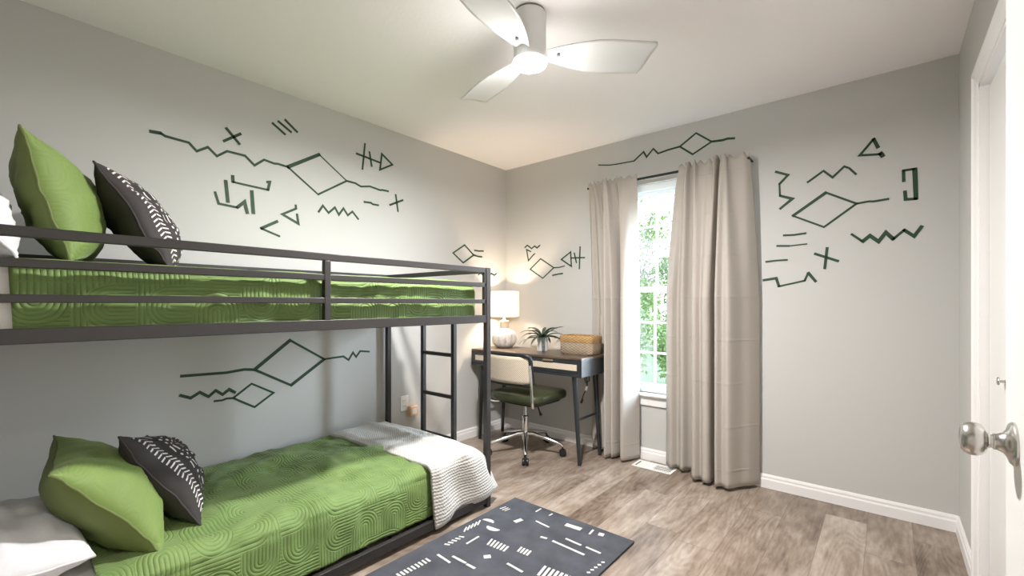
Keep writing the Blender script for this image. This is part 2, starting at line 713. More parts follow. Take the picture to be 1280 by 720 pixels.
def walnut_mat():
    m, t, b = new_mat('dark_walnut_top', srgb(92, 76, 62), 0.35)
    f = noise_tex(t, 18, 5, mapped(t, position(t), (0.25, 3, 1)), 0.6)
    t.links.new(ramp(t, f, [(0.3, srgb(66, 54, 45)), (0.7, srgb(98, 82, 68))]), b.inputs['Base Color'])
    return m


MAT['walnut'] = walnut_mat()


def ceramic_mat():
    m, t, b = new_mat('whitewashed_ceramic', srgb(224, 218, 210), 0.5)
    X.T = t
    f = X(noise_tex(t, 22, 5, mapped(t, position(t), (1.3, 1.3, 0.5)), 0.7))
    t.links.new(ramp(t, f, [(0.30, srgb(150, 138, 130)), (0.46, srgb(214, 206, 198)), (0.7, srgb(236, 232, 226))]), b.inputs['Base Color'])
    bump(t, b, f, 0.4, 0.006)
    return m


MAT['ceramic'] = ceramic_mat()
MAT['lampneck'] = plain('lamp_neck_ceramic', srgb(206, 190, 172), 0.5, bs=0.1, scale=100, var=0.2)

# ------------------------------------------------------------------ the room
RW, RL, RH = 3.06, 3.72, 2.44            # width (x), length (-y), height
T = 0.12
WX0, WX1, WZ0, WZ1 = 1.13, 2.00, 0.50, 2.07   # window opening


def struct(name, mb, mat, parent=None, **kw):
    o = mb.build(name, mat, parent, **kw)
    if parent is None:
        o['kind'] = 'structure'
    return o


struct('floor', MB().box(-T, RW + 1.6, -RL - T, T, -0.08, 0.0), MAT['floor'])
struct('ceiling', MB().box(-T, RW + 1.6, -RL - T, T, RH, RH + 0.1), MAT['ceiling'])
struct('wall_left', MB().box(-T, 0, -RL - T, T, 0, RH), MAT['wall'])
mb = MB()
mb.box(0, WX0, 0, T, 0, RH).box(WX1, RW + T, 0, T, 0, RH).box(WX0, WX1, 0, T, 0, WZ0).box(WX0, WX1, 0, T, WZ1, RH)
struct('wall_far', mb, MAT['wall'])
CY0, CY1, CZ = -0.68, -2.20, 2.03        # closet opening in the right wall
DY0, DY1 = -2.86, -3.62                  # bedroom doorway in the right wall
mb = MB()
mb.box(RW, RW + T, CY0, 0, 0, RH).box(RW, RW + T, CY1, CY0, CZ, RH).box(RW, RW + T, DY0, CY1, 0, RH)
mb.box(RW, RW + T, DY1, DY0, 2.03, RH).box(RW, RW + T, -RL, DY1, 0, RH)
struct('wall_right', mb, MAT['wall'])
struct('wall_near', MB().box(0, RW + T, -RL - T, -RL, 0, RH), MAT['wall'])
# hallway shell outside the bedroom door
mb = MB()
mb.box(RW + 1.4, RW + 1.5, -RL, -2.3, 0, RH).box(RW + T, RW + 1.4, -2.4, -2.3, 0, RH).box(RW + T, RW + 1.4, -RL - 0.1, -RL, 0, RH)
struct('wall_hall', mb, MAT['wall'])


def baseboard(name, p, q, n, h=0.085, d=0.014):
    """profile swept along the wall from p to q; n = direction into the room"""
    p, q, n = Vector(p), Vector(q), Vector(n)
    prof = [(0, 0), (d, 0), (d, h * 0.62), (d * 0.72, h * 0.72), (d * 0.72, h * 0.86), (d * 0.35, h), (0, h)]
    m = MB()
    rows = [[c + n * a + Vector((0, 0, b)) for a, b in prof] for c in (p, q)]
    m.grid(rows)
    m.add(rows[0], [tuple(range(len(prof)))])
    m.add(rows[1], [tuple(reversed(range(len(prof))))])
    return struct(name, m, MAT['trim'])


baseboard('baseboard_left', (0, -RL, 0), (0, 0, 0), (1, 0, 0))
baseboard('baseboard_far', (0, 0, 0), (RW, 0, 0), (0, -1, 0))
baseboard('baseboard_right', (RW, CY0 + 0.06, 0), (RW, 0, 0), (-1, 0, 0))
baseboard('baseboard_near', (0, -RL, 0), (RW, -RL, 0), (0, 1, 0))


def casing(name, y0, y1, z1, w=0.062):
    """moulded casing round an opening in the right wall, thick outside and thin inside"""
    prof = [(0.0, 0.0), (0.0, 0.020), (0.014, 0.021), (0.026, 0.015), (0.040, 0.012), (0.052, 0.010), (w, 0.006), (w, 0.0)]   # (inwards, out of wall)
    m = MB()

    def corner(a, d):        # a = how far inside the outer outline
        return [(RW - d, y0 + w - a, 0), (RW - d, y0 + w - a, z1 + w - a), (RW - d, y1 - w + a, z1 + w - a), (RW - d, y1 - w + a, 0)]
    cols = [corner(a, d) for a, d in prof]
    m.grid(cols)
    return struct(name, m, MAT['trim'])


casing('trim_1', CY0, CY1, CZ)
casing('trim_2', DY0, DY1, 2.03)
# jambs
m = MB()
m.box(RW - 0.004, RW + T, CY0 - 0.016, CY0, 0, CZ).box(RW - 0.004, RW + T, CY1, CY1 + 0.016, 0, CZ).box(RW - 0.004, RW + T, CY1, CY0, CZ - 0.016, CZ)
struct('trim_3', m, MAT['trim'])
m = MB()
m.box(RW - 0.004, RW + T, DY0 - 0.016, DY0, 0, 2.03).box(RW - 0.004, RW + T, DY1, DY1 + 0.016, 0, 2.03).box(RW - 0.004, RW + T, DY1, DY0, 2.014, 2.03)
struct('trim_4', m, MAT['trim'])

# closet bifold doors (door_1) : two flat leaves with a small knob
door1 = bpy.data.objects.new('door_1', None)
COL.objects.link(door1)
door1.location = (RW + 0.037, (CY0 + CY1) / 2, 0)
door1['kind'] = 'structure'
ymid = (CY0 + CY1) / 2
for a, b_ in ((CY0 - 0.02, ymid + 0.002), (ymid - 0.002, CY1 + 0.02)):
    MB().box(RW + 0.022, RW + 0.054, b_, a, 0.012, CZ - 0.024).build('door_leaf', MAT['door'], door1, bevel=0.002)
kx, ky, kz = RW + 0.022, -1.0, 0.905
RotX = Matrix.Rotation(-PI / 2, 3, 'Y')    # lathe axis along -x
MB().lathe([(0.007, 0), (0.005, 0.002), (0.0045, 0.012), (0.012, 0.0135), (0.0135, 0.016), (0.012, 0.019), (0.004, 0.020)], (kx, ky, kz), 20, RotX).build('closet_knob', MAT['nickel'], door1, smooth=True)

# bedroom door (door_2) standing open along the right wall
DX = 2.934
door2 = bpy.data.objects.new('door_2', None)
COL.objects.link(door2)
door2.location = (DX + 0.017, -2.46, 0)
door2['kind'] = 'structure'
MB().box(DX, DX + 0.035, -2.84, -2.08, 0.012, 2.03).build('door_leaf', MAT['door'], door2, bevel=0.003)
ry, rz_ = -2.154, 0.944
knob_prof = [(0.034, 0.0), (0.034, 0.003), (0.031, 0.006), (0.022, 0.009), (0.016, 0.013), (0.0135, 0.018), (0.0125, 0.020), (0.0125, 0.024),
             (0.0105, 0.0245), (0.0105, 0.0275), (0.012, 0.028), (0.0125, 0.030), (0.019, 0.0325), (0.0245, 0.037), (0.0268, 0.0435), (0.0264, 0.051), (0.0235, 0.0575), (0.0185, 0.061), (0.016, 0.0615), (0.015, 0.061), (0.002, 0.061)]
MB().lathe(knob_prof, (DX, ry, rz_), 40, RotX).build('door_knob', MAT['nickel'], door2, smooth=True)
RotXp = Matrix.Rotation(PI / 2, 3, 'Y')
MB().lathe([(r, z) for r, z in knob_prof], (DX + 0.035, ry, rz_), 32, RotXp).build('door_knob', MAT['nickel'], door2, smooth=True)
MB().box(DX + 0.006, DX + 0.029, -2.0805, -2.0785, rz_ - 0.028, rz_ + 0.028).build('latch_plate', MAT['nickel'], door2)
for zz in (0.25, 1.02, 1.8):
    MB().tube([(DX + 0.036, -2.845, zz - 0.045), (DX + 0.036, -2.845, zz + 0.045)], 0.007, 10).build('hinge', MAT['nickel'], door2)

# window_1
win = bpy.data.objects.new('window_1', None)
COL.objects.link(win)
win.location = ((WX0 + WX1) / 2, 0.06, WZ0)
win['kind'] = 'structure'
m = MB()      # outer frame
fy0, fy1 = 0.03, 0.11
fw = 0.035
m.box(WX0, WX0 + fw, fy0, fy1, WZ0, WZ1).box(WX1 - fw, WX1, fy0, fy1, WZ0, WZ1).box(WX0 + fw, WX1 - fw, fy0, fy1, WZ1 - 0.05, WZ1).box(WX0 + fw, WX1 - fw, fy0, fy1, WZ0, WZ0 + 0.02)
m.build('window_frame', MAT['vinyl'], win, bevel=0.003)
# painted drywall returns beside the frame
zm = 1.275     # meeting rail


def sash(z0, z1, y0, y1, top, bot):
    x0, x1 = WX0 + fw, WX1 - fw
    s = 0.03
    m = MB()
    m.box(x0, x0 + s, y0, y1, z0, z1).box(x1 - s, x1, y0, y1, z0, z1).box(x0 + s, x1 - s, y0, y1, z1 - top, z1).box(x0 + s, x1 - s, y0, y1, z0, z0 + bot)
    o = m.build('sash', MAT['vinyl'], win, bevel=0.003)
    gx0, gx1, gz0, gz1 = x0 + s, x1 - s, z0 + bot, z1 - top
    g = MB()
    yc = (y0 + y1) / 2
    for k in (1, 2):
        xx = gx0 + (gx1 - gx0) * k / 3
        g.box(xx - 0.008, xx + 0.008, yc - 0.007, yc + 0.007, gz0, gz1)
        zz = gz0 + (gz1 - gz0) * k / 3
        g.box(gx0, gx1, yc - 0.0071, yc + 0.0071, zz - 0.008, zz + 0.008)
    g.build('muntins', MAT['vinyl'], o)
    MB().box(gx0, gx1, yc - 0.002, yc + 0.002, gz0, gz1).build('pane', MAT['glass'], o)
    return o


sash(zm - 0.02, WZ1 - 0.05, 0.075, 0.105, 0.03, 0.035)
sash(WZ0 + 0.02, zm + 0.02, 0.040, 0.070, 0.040, 0.045)
m = MB()
m.box(1.46, 1.60, 0.028, 0.041, zm + 0.012, zm + 0.024)
m.build('sash_lock', MAT['vinyl'], win)
m = MB()
m.box(WX0 - 0.05, WX1 + 0.05, -0.045, 0.03, WZ0 - 0.022, WZ0)
m.build('window_sill', MAT['trim'], win, bevel=0.006)
m = MB()
m.box(WX0 - 0.03, WX1 + 0.03, -0.016, 0.0, WZ0 - 0.095, WZ0 - 0.022)
m.build('apron', MAT['trim'], win, bevel=0.005)

# ------------------------------------------------------------------ bunk bed
BX0, BX1, BY0, BY1 = 0.045, 1.02, -3.37, -1.34      # post centres
bed = thing('bunk_bed', ((BX0 + BX1) / 2, (BY0 + BY1) / 2, 0), 'low dark metal twin bunk bed against the wall with a ladder at its foot', 'bunk bed')
pw_ = 0.032
for x in (BX0, BX1):
    for y in (BY0, BY1):
        MB().box(x - pw_ / 2, x + pw_ / 2, y - pw_ / 2, y + pw_ / 2, 0, 1.373).build('post', MAT['bedmetal'], bed, bevel=0.003)
yA, yB = BY0 + pw_ / 2, BY1 - pw_ / 2
xA, xB = BX0 + pw_ / 2, BX1 - pw_ / 2
rails = [(1.343, 1.372), (1.262, 1.286), (1.168, 1.191)]
for x in (BX1, BX0):
    for k, (z0, z1) in enumerate(rails):
        if x == BX0 and k == 2: continue
        MB().box(x - 0.011, x + 0.011, yA, yB, z0, z1).build('guard_rail', MAT['bedmetal'], bed, bevel=0.002)
    MB().box(x - 0.012, x + 0.012, yA, yB, 1.058, 1.10).build('side_rail', MAT['bedmetal'], bed, bevel=0.002)
    MB().box(x - 0.012, x + 0.012, yA, yB, 0.026, 0.070).build('side_rail', MAT['bedmetal'], bed, bevel=0.002)
yp = on_plane(408, 360, 0, BX1).y
MB().box(BX1 - 0.013, BX1 + 0.013, yp - 0.013, yp + 0.013, 1.10, 1.343).build('guard_post', MAT['bedmetal'], bed, bevel=0.002)
MB().box(BX1 - 0.011, BX1 + 0.011, yB - 0.014, yB - 0.001, 1.10, 1.343).build('guard_post', MAT['bedmetal'], bed, bevel=0.002)
for y in (BY0, BY1):
    for (z0, z1) in ((1.343, 1.372), (1.058, 1.10), (0.026, 0.070)):
        MB().box(xA, xB, y - 0.011, y + 0.011, z0, z1).build('end_rail', MAT['bedmetal'], bed, bevel=0.002)
# slatted bases
for zb in (1.058, 0.04):
    m = MB()
    for k in range(12):
        yy = yA + 0.08 + (yB - yA - 0.16) * k / 11
        m.box(xA, xB, yy - 0.02, yy + 0.02, zb + 0.005, zb + 0.017)
    m.build('slat_base', MAT['bedmetal'], bed)
# ladder hooked on the foot end
LY = BY1 + 0.030
lx0, lx1 = 0.405, 0.705
for x in (lx0, lx1):
    MB().box(x - 0.014, x + 0.014, LY - 0.013, LY + 0.013, 0, 1.098).build('ladder_rail', MAT['bedmetal'], bed, bevel=0.002)
for z in (0.05, 0.315, 0.578, 0.842):
    MB().tube([(lx0 + 0.012, LY, z), (lx1 - 0.012, LY, z)], 0.0125, 14).build('ladder_rung', MAT['bedmetal'], bed, smooth=True)


# ------------------------------------------------------------------ bedding
def drape(a, b, x0, x1, y0, y1, ztop, r):
    """fold a flat cloth point (a, b) over a box top x0..x1, y0..y1 with rounded edges of radius r"""
    cx, cy = min(max(a, x0 + r), x1 - r), min(max(b, y0 + r), y1 - r)
    dx, dy = a - cx, b - cy
    d = math.hypot(dx, dy)
    if d < 1e-9:
        return Vector((a, b, ztop)), Vector((0, 0, 1))
    ux, uy = dx / d, dy / d
    th = min(d / r, PI / 2)
    o = r * math.sin(th)
    dn = r * (1 - math.cos(th)) + max(0.0, d - r * PI / 2)
    n = Vector((ux * math.sin(th), uy * math.sin(th), math.cos(th)))
    return Vector((cx + ux * o, cy + uy * o, ztop - dn)), n


def mattress(z0, z1, label):
    m = MB()
    x0, x1, y0, y1 = xA + 0.012, xB - 0.03, yA + 0.01, yB - 0.03
    m.box(x0, x1, y0, y1, z0, z1)
    o = m.build('mattress', MAT['mattress'], None, bevel=0.045, segs=5)
    prop(o, label, 'mattress')
    return (x0, x1, y0, y1)


mx0, mx1, my0, my1 = mattress(1.076, 1.270, 'white sheeted mattress on the top bunk under the green quilt')
mattress(0.058, 0.300, 'white sheeted mattress on the bottom bunk near the floor')


def quilt(label, ztop, zbot, ystart, wr, seed, puff):
    r = 0.06
    x0, x1, y0, y1 = mx0 + 0.004, mx1 + 0.012, my0, my1 + 0.012
    drop = ztop - zbot
    over = r * (PI / 2 - 1) + drop + 0.0
    A0, A1 = x0, x1 + over - r + r * 0.0
    B0, B1 = ystart, y1 + over - 0.02
    na, nb = 150, 210
    rows, uvs = [], []
    for i in range(nb + 1):
        b = B0 + (B1 - B0) * i / nb
        row, uv = [], []
        for j in range(na + 1):
            a = A0 + (A1 - A0) * j / na
            bb = b + 0.012 * noise.noise(Vector((a * 4, b * 2, seed)))if i == 0 else b
            p, n = drape(a, bb, x0 - 0.5, x1, y0 - 0.5, y1, ztop, r)
            q = Vector((a * 2.2, b * 2.6, seed))
            h = wr * (noise.fractal(q, 0.9, 2.1, 4) * 0.5 + abs(noise.noise(Vector((a * 5 + b * 3, b * 1.2 - a * 2, seed + 9)))) * 0.8)
            p = p + n * (0.004 + max(-0.004, h) * (1.0 if n.z > 0.5 else 0.45))
            if n.z < 0.5:      # puckers along the hanging side
                p = p + n * (0.007 * noise.noise(Vector((b * 13, a * 4, seed))) + 0.004 * noise.noise(Vector((b * 30, a * 9, seed))))
            # soft crown over the middle
            if n.z > 0.7:
                p.z += puff * max(0.0, math.sin(PI * min(1, max(0, (a - x0) / (x1 - x0)))))
            p.z = max(p.z, zbot)
            row.append(p)
            uv.append((a, b))
        rows.append(row)
        uvs.append(uv)
    m = MB()
    m.grid(rows, uv=uvs)
    o = m.build('quilt', MAT['quilt'], None, smooth=True, angle=180)
    s = o.modifiers.new('thick', 'SOLIDIFY')
    s.thickness = 0.008
    s.offset = -1
    return prop(o, label, 'quilt', 'green arch-stitched quilts')


quilt('green arch-stitched quilt on the top bunk behind the guard rails', 1.282, 1.082, -3.155, 0.012, 3.3, 0.026)
quilt('green arch-stitched quilt spread over the bottom bunk', 0.312, 0.078, -2.98, 0.060, 8.1, 0.020)


def pillow(name, label, cat, C, U, V, w, h, t, mats, pinch=0.07, seed=0.0, wr=0.012, front_scale=1.0, back_scale=1.0, group=None, flange=False, uvm=True, power=0.5, sag=0.0, droop=0.0):
    """cushion centred at C, width axis U, height axis V, front normal N = U x V"""
    U = Vector(U).normalized()
    V = Vector(V)
    V = (V - U * V.dot(U)).normalized()
    N = U.cross(V)
    C = Vector(C)
    def wob(u, v): return 0.016 * noise.noise(Vector((u * 1.7, v * 1.7, seed * 3.1))) + 0.006 * noise.noise(Vector((u * 5, v * 5, seed)))
    n = 44
    ss = [math.sin(PI / 2 * (2 * k / n - 1)) for k in range(n + 1)]
    m = MB()
    for side in (1, -1):
        rows, uvs = [], []
        for v in ss:
            row, uv = [], []
            for u in ss:
                pu = u * (1 - pinch * (1 - v * v)) * w / 2
                pv = v * (1 - pinch * (1 - u * u)) * h / 2 - sag * (1 - u * u) * (v + 1) * h / 4 - droop * (u + 1) * (v + 1) / 4
                f = max(0.0, (1 - u * u) * (1 - v * v)) ** power
                # corners stay thin, radiating wrinkles near the seam
                z = side * t / 2 * f * (front_scale if side > 0 else back_scale)
                edge = max(abs(u), abs(v))
                ang = math.atan2(v, u)
                wk = wr * f * (noise.fractal(Vector((u * 2.5 + side * 5, v * 2.5, seed)), 0.9, 2.0, 3) + 0.6 * edge * noise.noise(Vector((ang * 5, edge * 1.5, seed + side))))
                row.append(C + U * pu + V * pv + N * (z + side * wk + wob(u, v)))
                uv.append(((u + 1) / 2, (v + 1) / 2) if uvm else (pu, pv))
            rows.append(row)
            uvs.append(uv)
        if side < 0:
            rows = [list(reversed(r)) for r in rows]
            uvs = [list(reversed(r)) for r in uvs]
        m.grid(rows, mi=0 if side > 0 else 1, uv=uvs)
    o = m.build(name, mats[:2], None, smooth=True, angle=180)
    prop(o, label, cat, group)
    # piping along the seam
    pts = []
    for k in range(4):
        for q in range(24):
            s = -1 + 2 * q / 24
            u, v = [(s, -1), (1, s), (-s, 1), (-1, -s)][k]
            pu = u * (1 - pinch * (1 - v * v)) * w / 2
            pv = v * (1 - pinch * (1 - u * u)) * h / 2 - sag * (1 - u * u) * (v + 1) * h / 4 - droop * (u + 1) * (v + 1) / 4
            pts.append(C + U * pu + V * pv + N * wob(u, v))
    MB().tube(pts, 0.004, 8, closed=True).build('piping', mats[2], o, smooth=True)
    return o


GM = [MAT['sham'], MAT['shamback'], MAT['shamback']]
BM = [MAT['mudcloth'], MAT['blackcloth'], MAT['blackcloth']]
WM = [MAT['linen']] * 3


def lean_pillow(name, label, cat, bottom, top, far, w, t, mats, **kw):
    """near bottom corner, near top corner, direction to the far end"""
    B, Tp = Vector(bottom), Vector(top)
    V = Tp - B
    far = Vector(far).normalized()
    C = (B + Tp) / 2 + far * (w / 2)
    return pillow(name, label, cat, C, far, V, w, V.length, t, mats, **kw)


# top bunk
lean_pillow('throw_pillow', 'green quilted pillow leaning on the top bunk beside the white pillow', 'pillow', (0.80, -3.03, 1.30), (0.80, -3.14, 1.70), (-1, 0.13, 0), 0.60, 0.24, GM, seed=1.0, uvm=False, front_scale=1.15, back_scale=0.62, group='green quilted pillows')
lean_pillow('throw_pillow', 'dark printed pillow with white chevrons leaning on the top bunk', 'pillow', (0.72, -2.755, 1.30), (0.70, -2.96, 1.66), (-1, 0.24, 0), 0.46, 0.18, BM, front_scale=1.15, back_scale=0.9, seed=2.0, group='dark chevron pillows')
lean_pillow('bed_pillow', 'white pillow propped at the head of the top bunk', 'pillow', (0.94, -3.15, 1.295), (0.92, -3.27, 1.57), (-1, -0.12, 0), 0.62, 0.17, WM, seed=3.0, wr=0.02, group='white pillows')
# bottom bunk
lean_pillow('throw_pillow', 'green quilted pillow lying slanted at the head of the bottom bunk', 'pillow', (0.95, -2.81, 0.332), (0.90, -3.085, 0.66), (-1, 0.08, -0.02), 0.60, 0.25, GM, pinch=0.10, seed=4.0, uvm=False, group='green quilted pillows')
lean_pillow('throw_pillow', 'black printed pillow with white chevrons, dots and bars on the bottom bunk', 'pillow', (0.86, -2.70, 0.335), (0.70, -2.89, 0.70), (-1, 0.20, 0), 0.44, 0.20, BM, pinch=0.09, droop=0.13, seed=5.0, group='dark chevron pillows')
pillow('bed_pillow', 'white pillow lying flat at the head of the bottom bunk', 'pillow', (0.62, -3.21, 0.402), (1, 0, 0), (0, 1, 0.02), 0.68, 0.44, 0.20, WM, seed=6.0, wr=0.02, group='white pillows')


# knitted throw over the foot of the bottom bunk
def throw():
    m = MB()
    x0, x1, y0, y1, zt, r = mx0, mx1 + 0.022, my0, my1 + 0.02, 0.364, 0.065
    na, nb = 110, 60
    A0, L = 0.10, 1.20
    rows, uvs = [], []
    for i in range(nb + 1):
        s = i / nb
        row, uv = [], []
        for j in range(na + 1):
            q = j / na
            a = A0 + L * q
            hang = max(0.0, a - (x1 - 0.05))
            inner = -1.80 + 0.06 * q + 0.02 * noise.noise(Vector((q * 3, 0, 1))) - 0.0
            outer = -1.40 + 0.02 * noise.noise(Vector((q * 3, 5, 1))) + 0.55 * max(0.0, hang - 0.05)
            b = inner + (outer - inner) * s
            aa = a + 0.05 * (1 - s) * (q ** 6)
            p, n = drape(aa, min(b, y1 - 0.02), x0 - 0.5, x1 + 0.045, y0 - 0.5, y1 + 0.3, zt, r)
            p.y += max(0.0, b - (y1 - 0.02))
            soft = 0.010 * noise.fractal(Vector((a * 3.5, b * 4, 2.2)), 0.9, 2, 3)
            fold = 0.020 * math.exp(-((s - 0.62) / 0.12) ** 2) * (1 if n.z > 0.4 else 0.4)
            wave = 0.016 * math.sin(s * 9 + 1.0) * min(1, hang * 4)
            edge = min(1.0, min(s, 1 - s) * 9, q * 30, (1 - q) * 40)
            p += n * (soft + fold + wave - 0.014 * (1 - edge))
            p.z = max(p.z, 0.012)
            row.append(p)
            uv.append((a, b))
        rows.append(row)
        uvs.append(uv)
    m.grid(rows, uv=uvs)
    o = m.build('throw_blanket', MAT['throw'], None, smooth=True, angle=180)
    sm = o.modifiers.new('thick', 'SOLIDIFY')
    sm.thickness = 0.032
    sm.offset = -1
    prop(o, 'cream knitted throw folded over the foot of the bottom bunk', 'blanket')


throw()

# ------------------------------------------------------------------ rug
rx0, rx1, ry1, ry0 = 1.085, 1.840, -1.165, -3.02
m = MB()
m.box(rx0, rx1, ry0, ry1, 0.0, 0.011)


def rp(c, pts):
    ox, oy, s = c
    return [on_plane(ox + x / s, oy + y / s, 2, 0.0115) for x, y in pts]


def rug_quad(p, q, w):
    p, q = Vector(p), Vector(q)
    d = (q - p).normalized()
    n = Vector((-d.y, d.x, 0)) * w / 2
    z = 0.0114
    vs = [p + n, p - n, q - n, q + n]
    top = [(v.x, v.y, z + 0.0012) for v in vs]
    low = [(v.x, v.y, z - 0.002) for v in vs]
    m.add(top + low, [(0, 1, 2, 3), (0, 4, 5, 1), (1, 5, 6, 2), (2, 6, 7, 3), (3, 7, 4, 0)], 1)


K = (460, 610, 3.765)
strokes = [
    ((621, 98), (650, 88), 0.006), ((631, 104), (660, 93), 0.006), ((643, 108), (669, 98), 0.006),
    ((790, 112), (815, 97), 0.009), ((852, 130), (868, 121), 0.008), ((790, 155), (852, 185), 0.010),
    ((690, 160), (725, 148), 0.026), ((930, 172), (1003, 195), 0.030), ((1042, 218), (1060, 197), 0.010), ((1085, 216), (1110, 222), 0.028),
    ((812, 230), (842, 238), 0.013), ((868, 249), (1018, 315), 0.013), ((930, 238), (1003, 270), 0.012), ((1025, 278), (1095, 308), 0.012),
    ((463, 263), (522, 228), 0.010),
    ((398, 321), (460, 354), 0.013), ((463, 358), (503, 379), 0.013), ((327, 313), (386, 352), 0.012),
    ((545, 325), (578, 322), 0.026), ((655, 355), (727, 396), 0.012),
]
for p, q, w in strokes:
    a, b_ = rp(K, [p, q])
    rug_quad(a, b_, w)
for k in range(5):      # slanted ticks along the bed side
    a, b_ = rp(K, [(452 + k * 16, 206 - k * 8), (464 + k * 16, 184 - k * 8)])
    rug_quad(a, b_, 0.008)
for k in range(5):
    a, b_ = rp(K, [(360 + k * 17, 264 - k * 9), (390 + k * 17 - 6, 268 - k * 9)])
    rug_quad(a, b_, 0.010)
for k in range(9):
    a, b_ = rp(K, [(135 + k * 17, 404 - k * 9), (160 + k * 17 - 4, 418 - k * 9)])
    rug_quad(a, b_, 0.010)
for k in range(6):
    a, b_ = rp(K, [(562 + k * 15, 268 + k * 6), (585 + k * 15, 240 + k * 7)])
    rug_quad(a, b_, 0.010)
for k in range(4):
    a, b_ = rp(K, [(704 + k * 14, 300 + k * 6), (724 + k * 14, 278 + k * 6)])
    rug_quad(a, b_, 0.010)
for k in range(7):
    a, b_ = rp(K, [(800 + k * 22, 412 + k * 6), (836 + k * 20, 368 + k * 8)])
    rug_quad(a, b_, 0.012)
for k in range(5):
    a, b_ = rp(K, [(1030 + k * 17, 398 - k * 12), (1046 + k * 17, 384 - k * 12 + 14)])
    rug_quad(a, b_, 0.010)
# half rounds
for c0, c1 in (((538, 150), (590, 166)), ((562, 178), (622, 198))):
    a, b_ = rp(K, [c0, c1])
    mid = (a + b_) / 2
    R_ = (b_ - a).length / 2
    d = (b_ - a).normalized()
    sgn = 1 if c0[0] < 550 else -1
    n = Vector((-d.y, d.x, 0)) * sgn
    ring = [mid + d * (R_ * math.cos(PI * k / 12)) + n * (R_ * 0.75 * math.sin(PI * k / 12)) for k in range(13)]
    if sgn < 0: ring.reverse()
    m.add([(v.x, v.y, 0.0126) for v in ring], [tuple(range(13))], 1)
rnd = random.Random(3)   # the same kind of marks on the part of the rug that runs under the camera
for k in range(26):
    x = rnd.uniform(rx0 + 0.06, rx1 - 0.08)
    y = rnd.uniform(ry0 + 0.05, -2.20)
    a = rnd.choice((0, PI / 2, PI / 2))
    l = rnd.uniform(0.04, 0.12)
    rug_quad((x, y, 0), (x + l * math.cos(a) * 0.5, y + l * math.sin(a), 0), rnd.choice((0.010, 0.012, 0.026)))
rug = m.build('area_rug', [MAT['rug'], MAT['rugmark']], None)
prop(rug, 'charcoal runner rug with scattered white dashes on the plank floor', 'rug')

# ------------------------------------------------------------------ desk
DX0, DX1, DYF, DYB, DZT = 0.035, 1.135, -0.495, -0.105, 0.78
DZB = 0.642
desk = thing('desk', ((DX0 + DX1) / 2, (DYF + DYB) / 2, 0), 'black two-drawer writing desk with cane drawer inlays in the corner by the window', 'desk')
MB().box(DX0, DX1, DYF, DYB, DZT - 0.018, DZT).build('desk_top', MAT['walnut'], desk, bevel=0.003)
m = MB()
m.box(DX0, DX0 + 0.018, DYF, DYB, DZB, DZT - 0.018).box(DX1 - 0.018, DX1, DYF, DYB, DZB, DZT - 0.018)
m.box(DX0 + 0.018, DX1 - 0.018, DYB - 0.015, DYB, DZB, DZT - 0.018).box(DX0 + 0.018, DX1 - 0.018, DYF, DYB - 0.015, DZB, DZB + 0.012)
m.box(DX0 + 0.018, DX1 - 0.018, DYF, DYF + 0.012, DZB + 0.012, DZB + 0.02)
m.build('desk_case', MAT['black'], desk, bevel=0.002)
xm = (DX0 + DX1) / 2
for a, b_ in ((DX0 + 0.02, xm - 0.002), (xm + 0.002, DX1 - 0.02)):
    d = MB().box(a, b_, DYF - 0.001, DYF + 0.30, DZB + 0.022, DZT - 0.021)
    d = d.build('drawer', MAT['black'], desk, bevel=0.002)
    MB().box(a + 0.03, b_ - 0.018, DYF - 0.0035, DYF - 0.001, 0.688, 0.731).build('cane_inlay', MAT['cane'], d)
    c = (a + b_) / 2
    MB().box(c - 0.045, c + 0.045, DYF - 0.016, DYF - 0.001, 0.742, 0.755).build('drawer_pull', MAT['brass'], d, bevel=0.003)
for x, sx in ((DX0 + 0.09, -0.4), (DX1 - 0.085, 0.35)):
    for y, sy in ((DYF + 0.045, 0.3), (DYB - 0.05, 0.3)):
        MB().tube([(x, y, DZB + 0.002), (x + sx * 0.1, y + sy * 0.03, 0.0)], [0.020, 0.013], 16).build('leg', MAT['black'], desk, smooth=True)
    MB().tube([(x + sx * 0.05, DYF + 0.05, 0.325), (x + sx * 0.05, DYB - 0.045, 0.325)], 0.009, 12).build('stretcher', MAT['black'], desk, smooth=True)

# power cord tied up below the desk
cx = 1.045
pts = [(cx, -0.26, 0.636), (cx + 0.015, -0.262, 0.61), (cx + 0.02, -0.27, 0.585), (cx - 0.002, -0.28, 0.57), (cx - 0.015, -0.275, 0.60), (cx + 0.005, -0.28, 0.615), (cx + 0.012, -0.285, 0.56), (cx + 0.004, -0.29, 0.52), (cx - 0.012, -0.30, 0.48), (cx - 0.02, -0.305, 0.445)]
cord = MB().tube(pts, 0.0045, 8).build('power_cord', MAT['plastic'], None, smooth=True)
prop(cord, 'bundled black power cord hanging under the desk near the curtain', 'cord')
MB().bar((cx + 0.010, -0.287, 0.548), (cx + 0.003, -0.292, 0.515), 0.018, 0.014).build('cord_tag', MAT['plate'], cord)
MB().bar((cx - 0.018, -0.303, 0.452), (cx - 0.026, -0.308, 0.42), 0.024, 0.016).build('plug', MAT['plastic'], cord)

# ------------------------------------------------------------------ desk chair
CH = Vector((0.60, -0.455, 0))
chair = thing('desk_chair', CH, 'swivel desk chair with green leather seat, cane back and chrome base', 'chair', rz=0.0)
def cp(x, y, z): return (CH.x + x, CH.y + y, z)


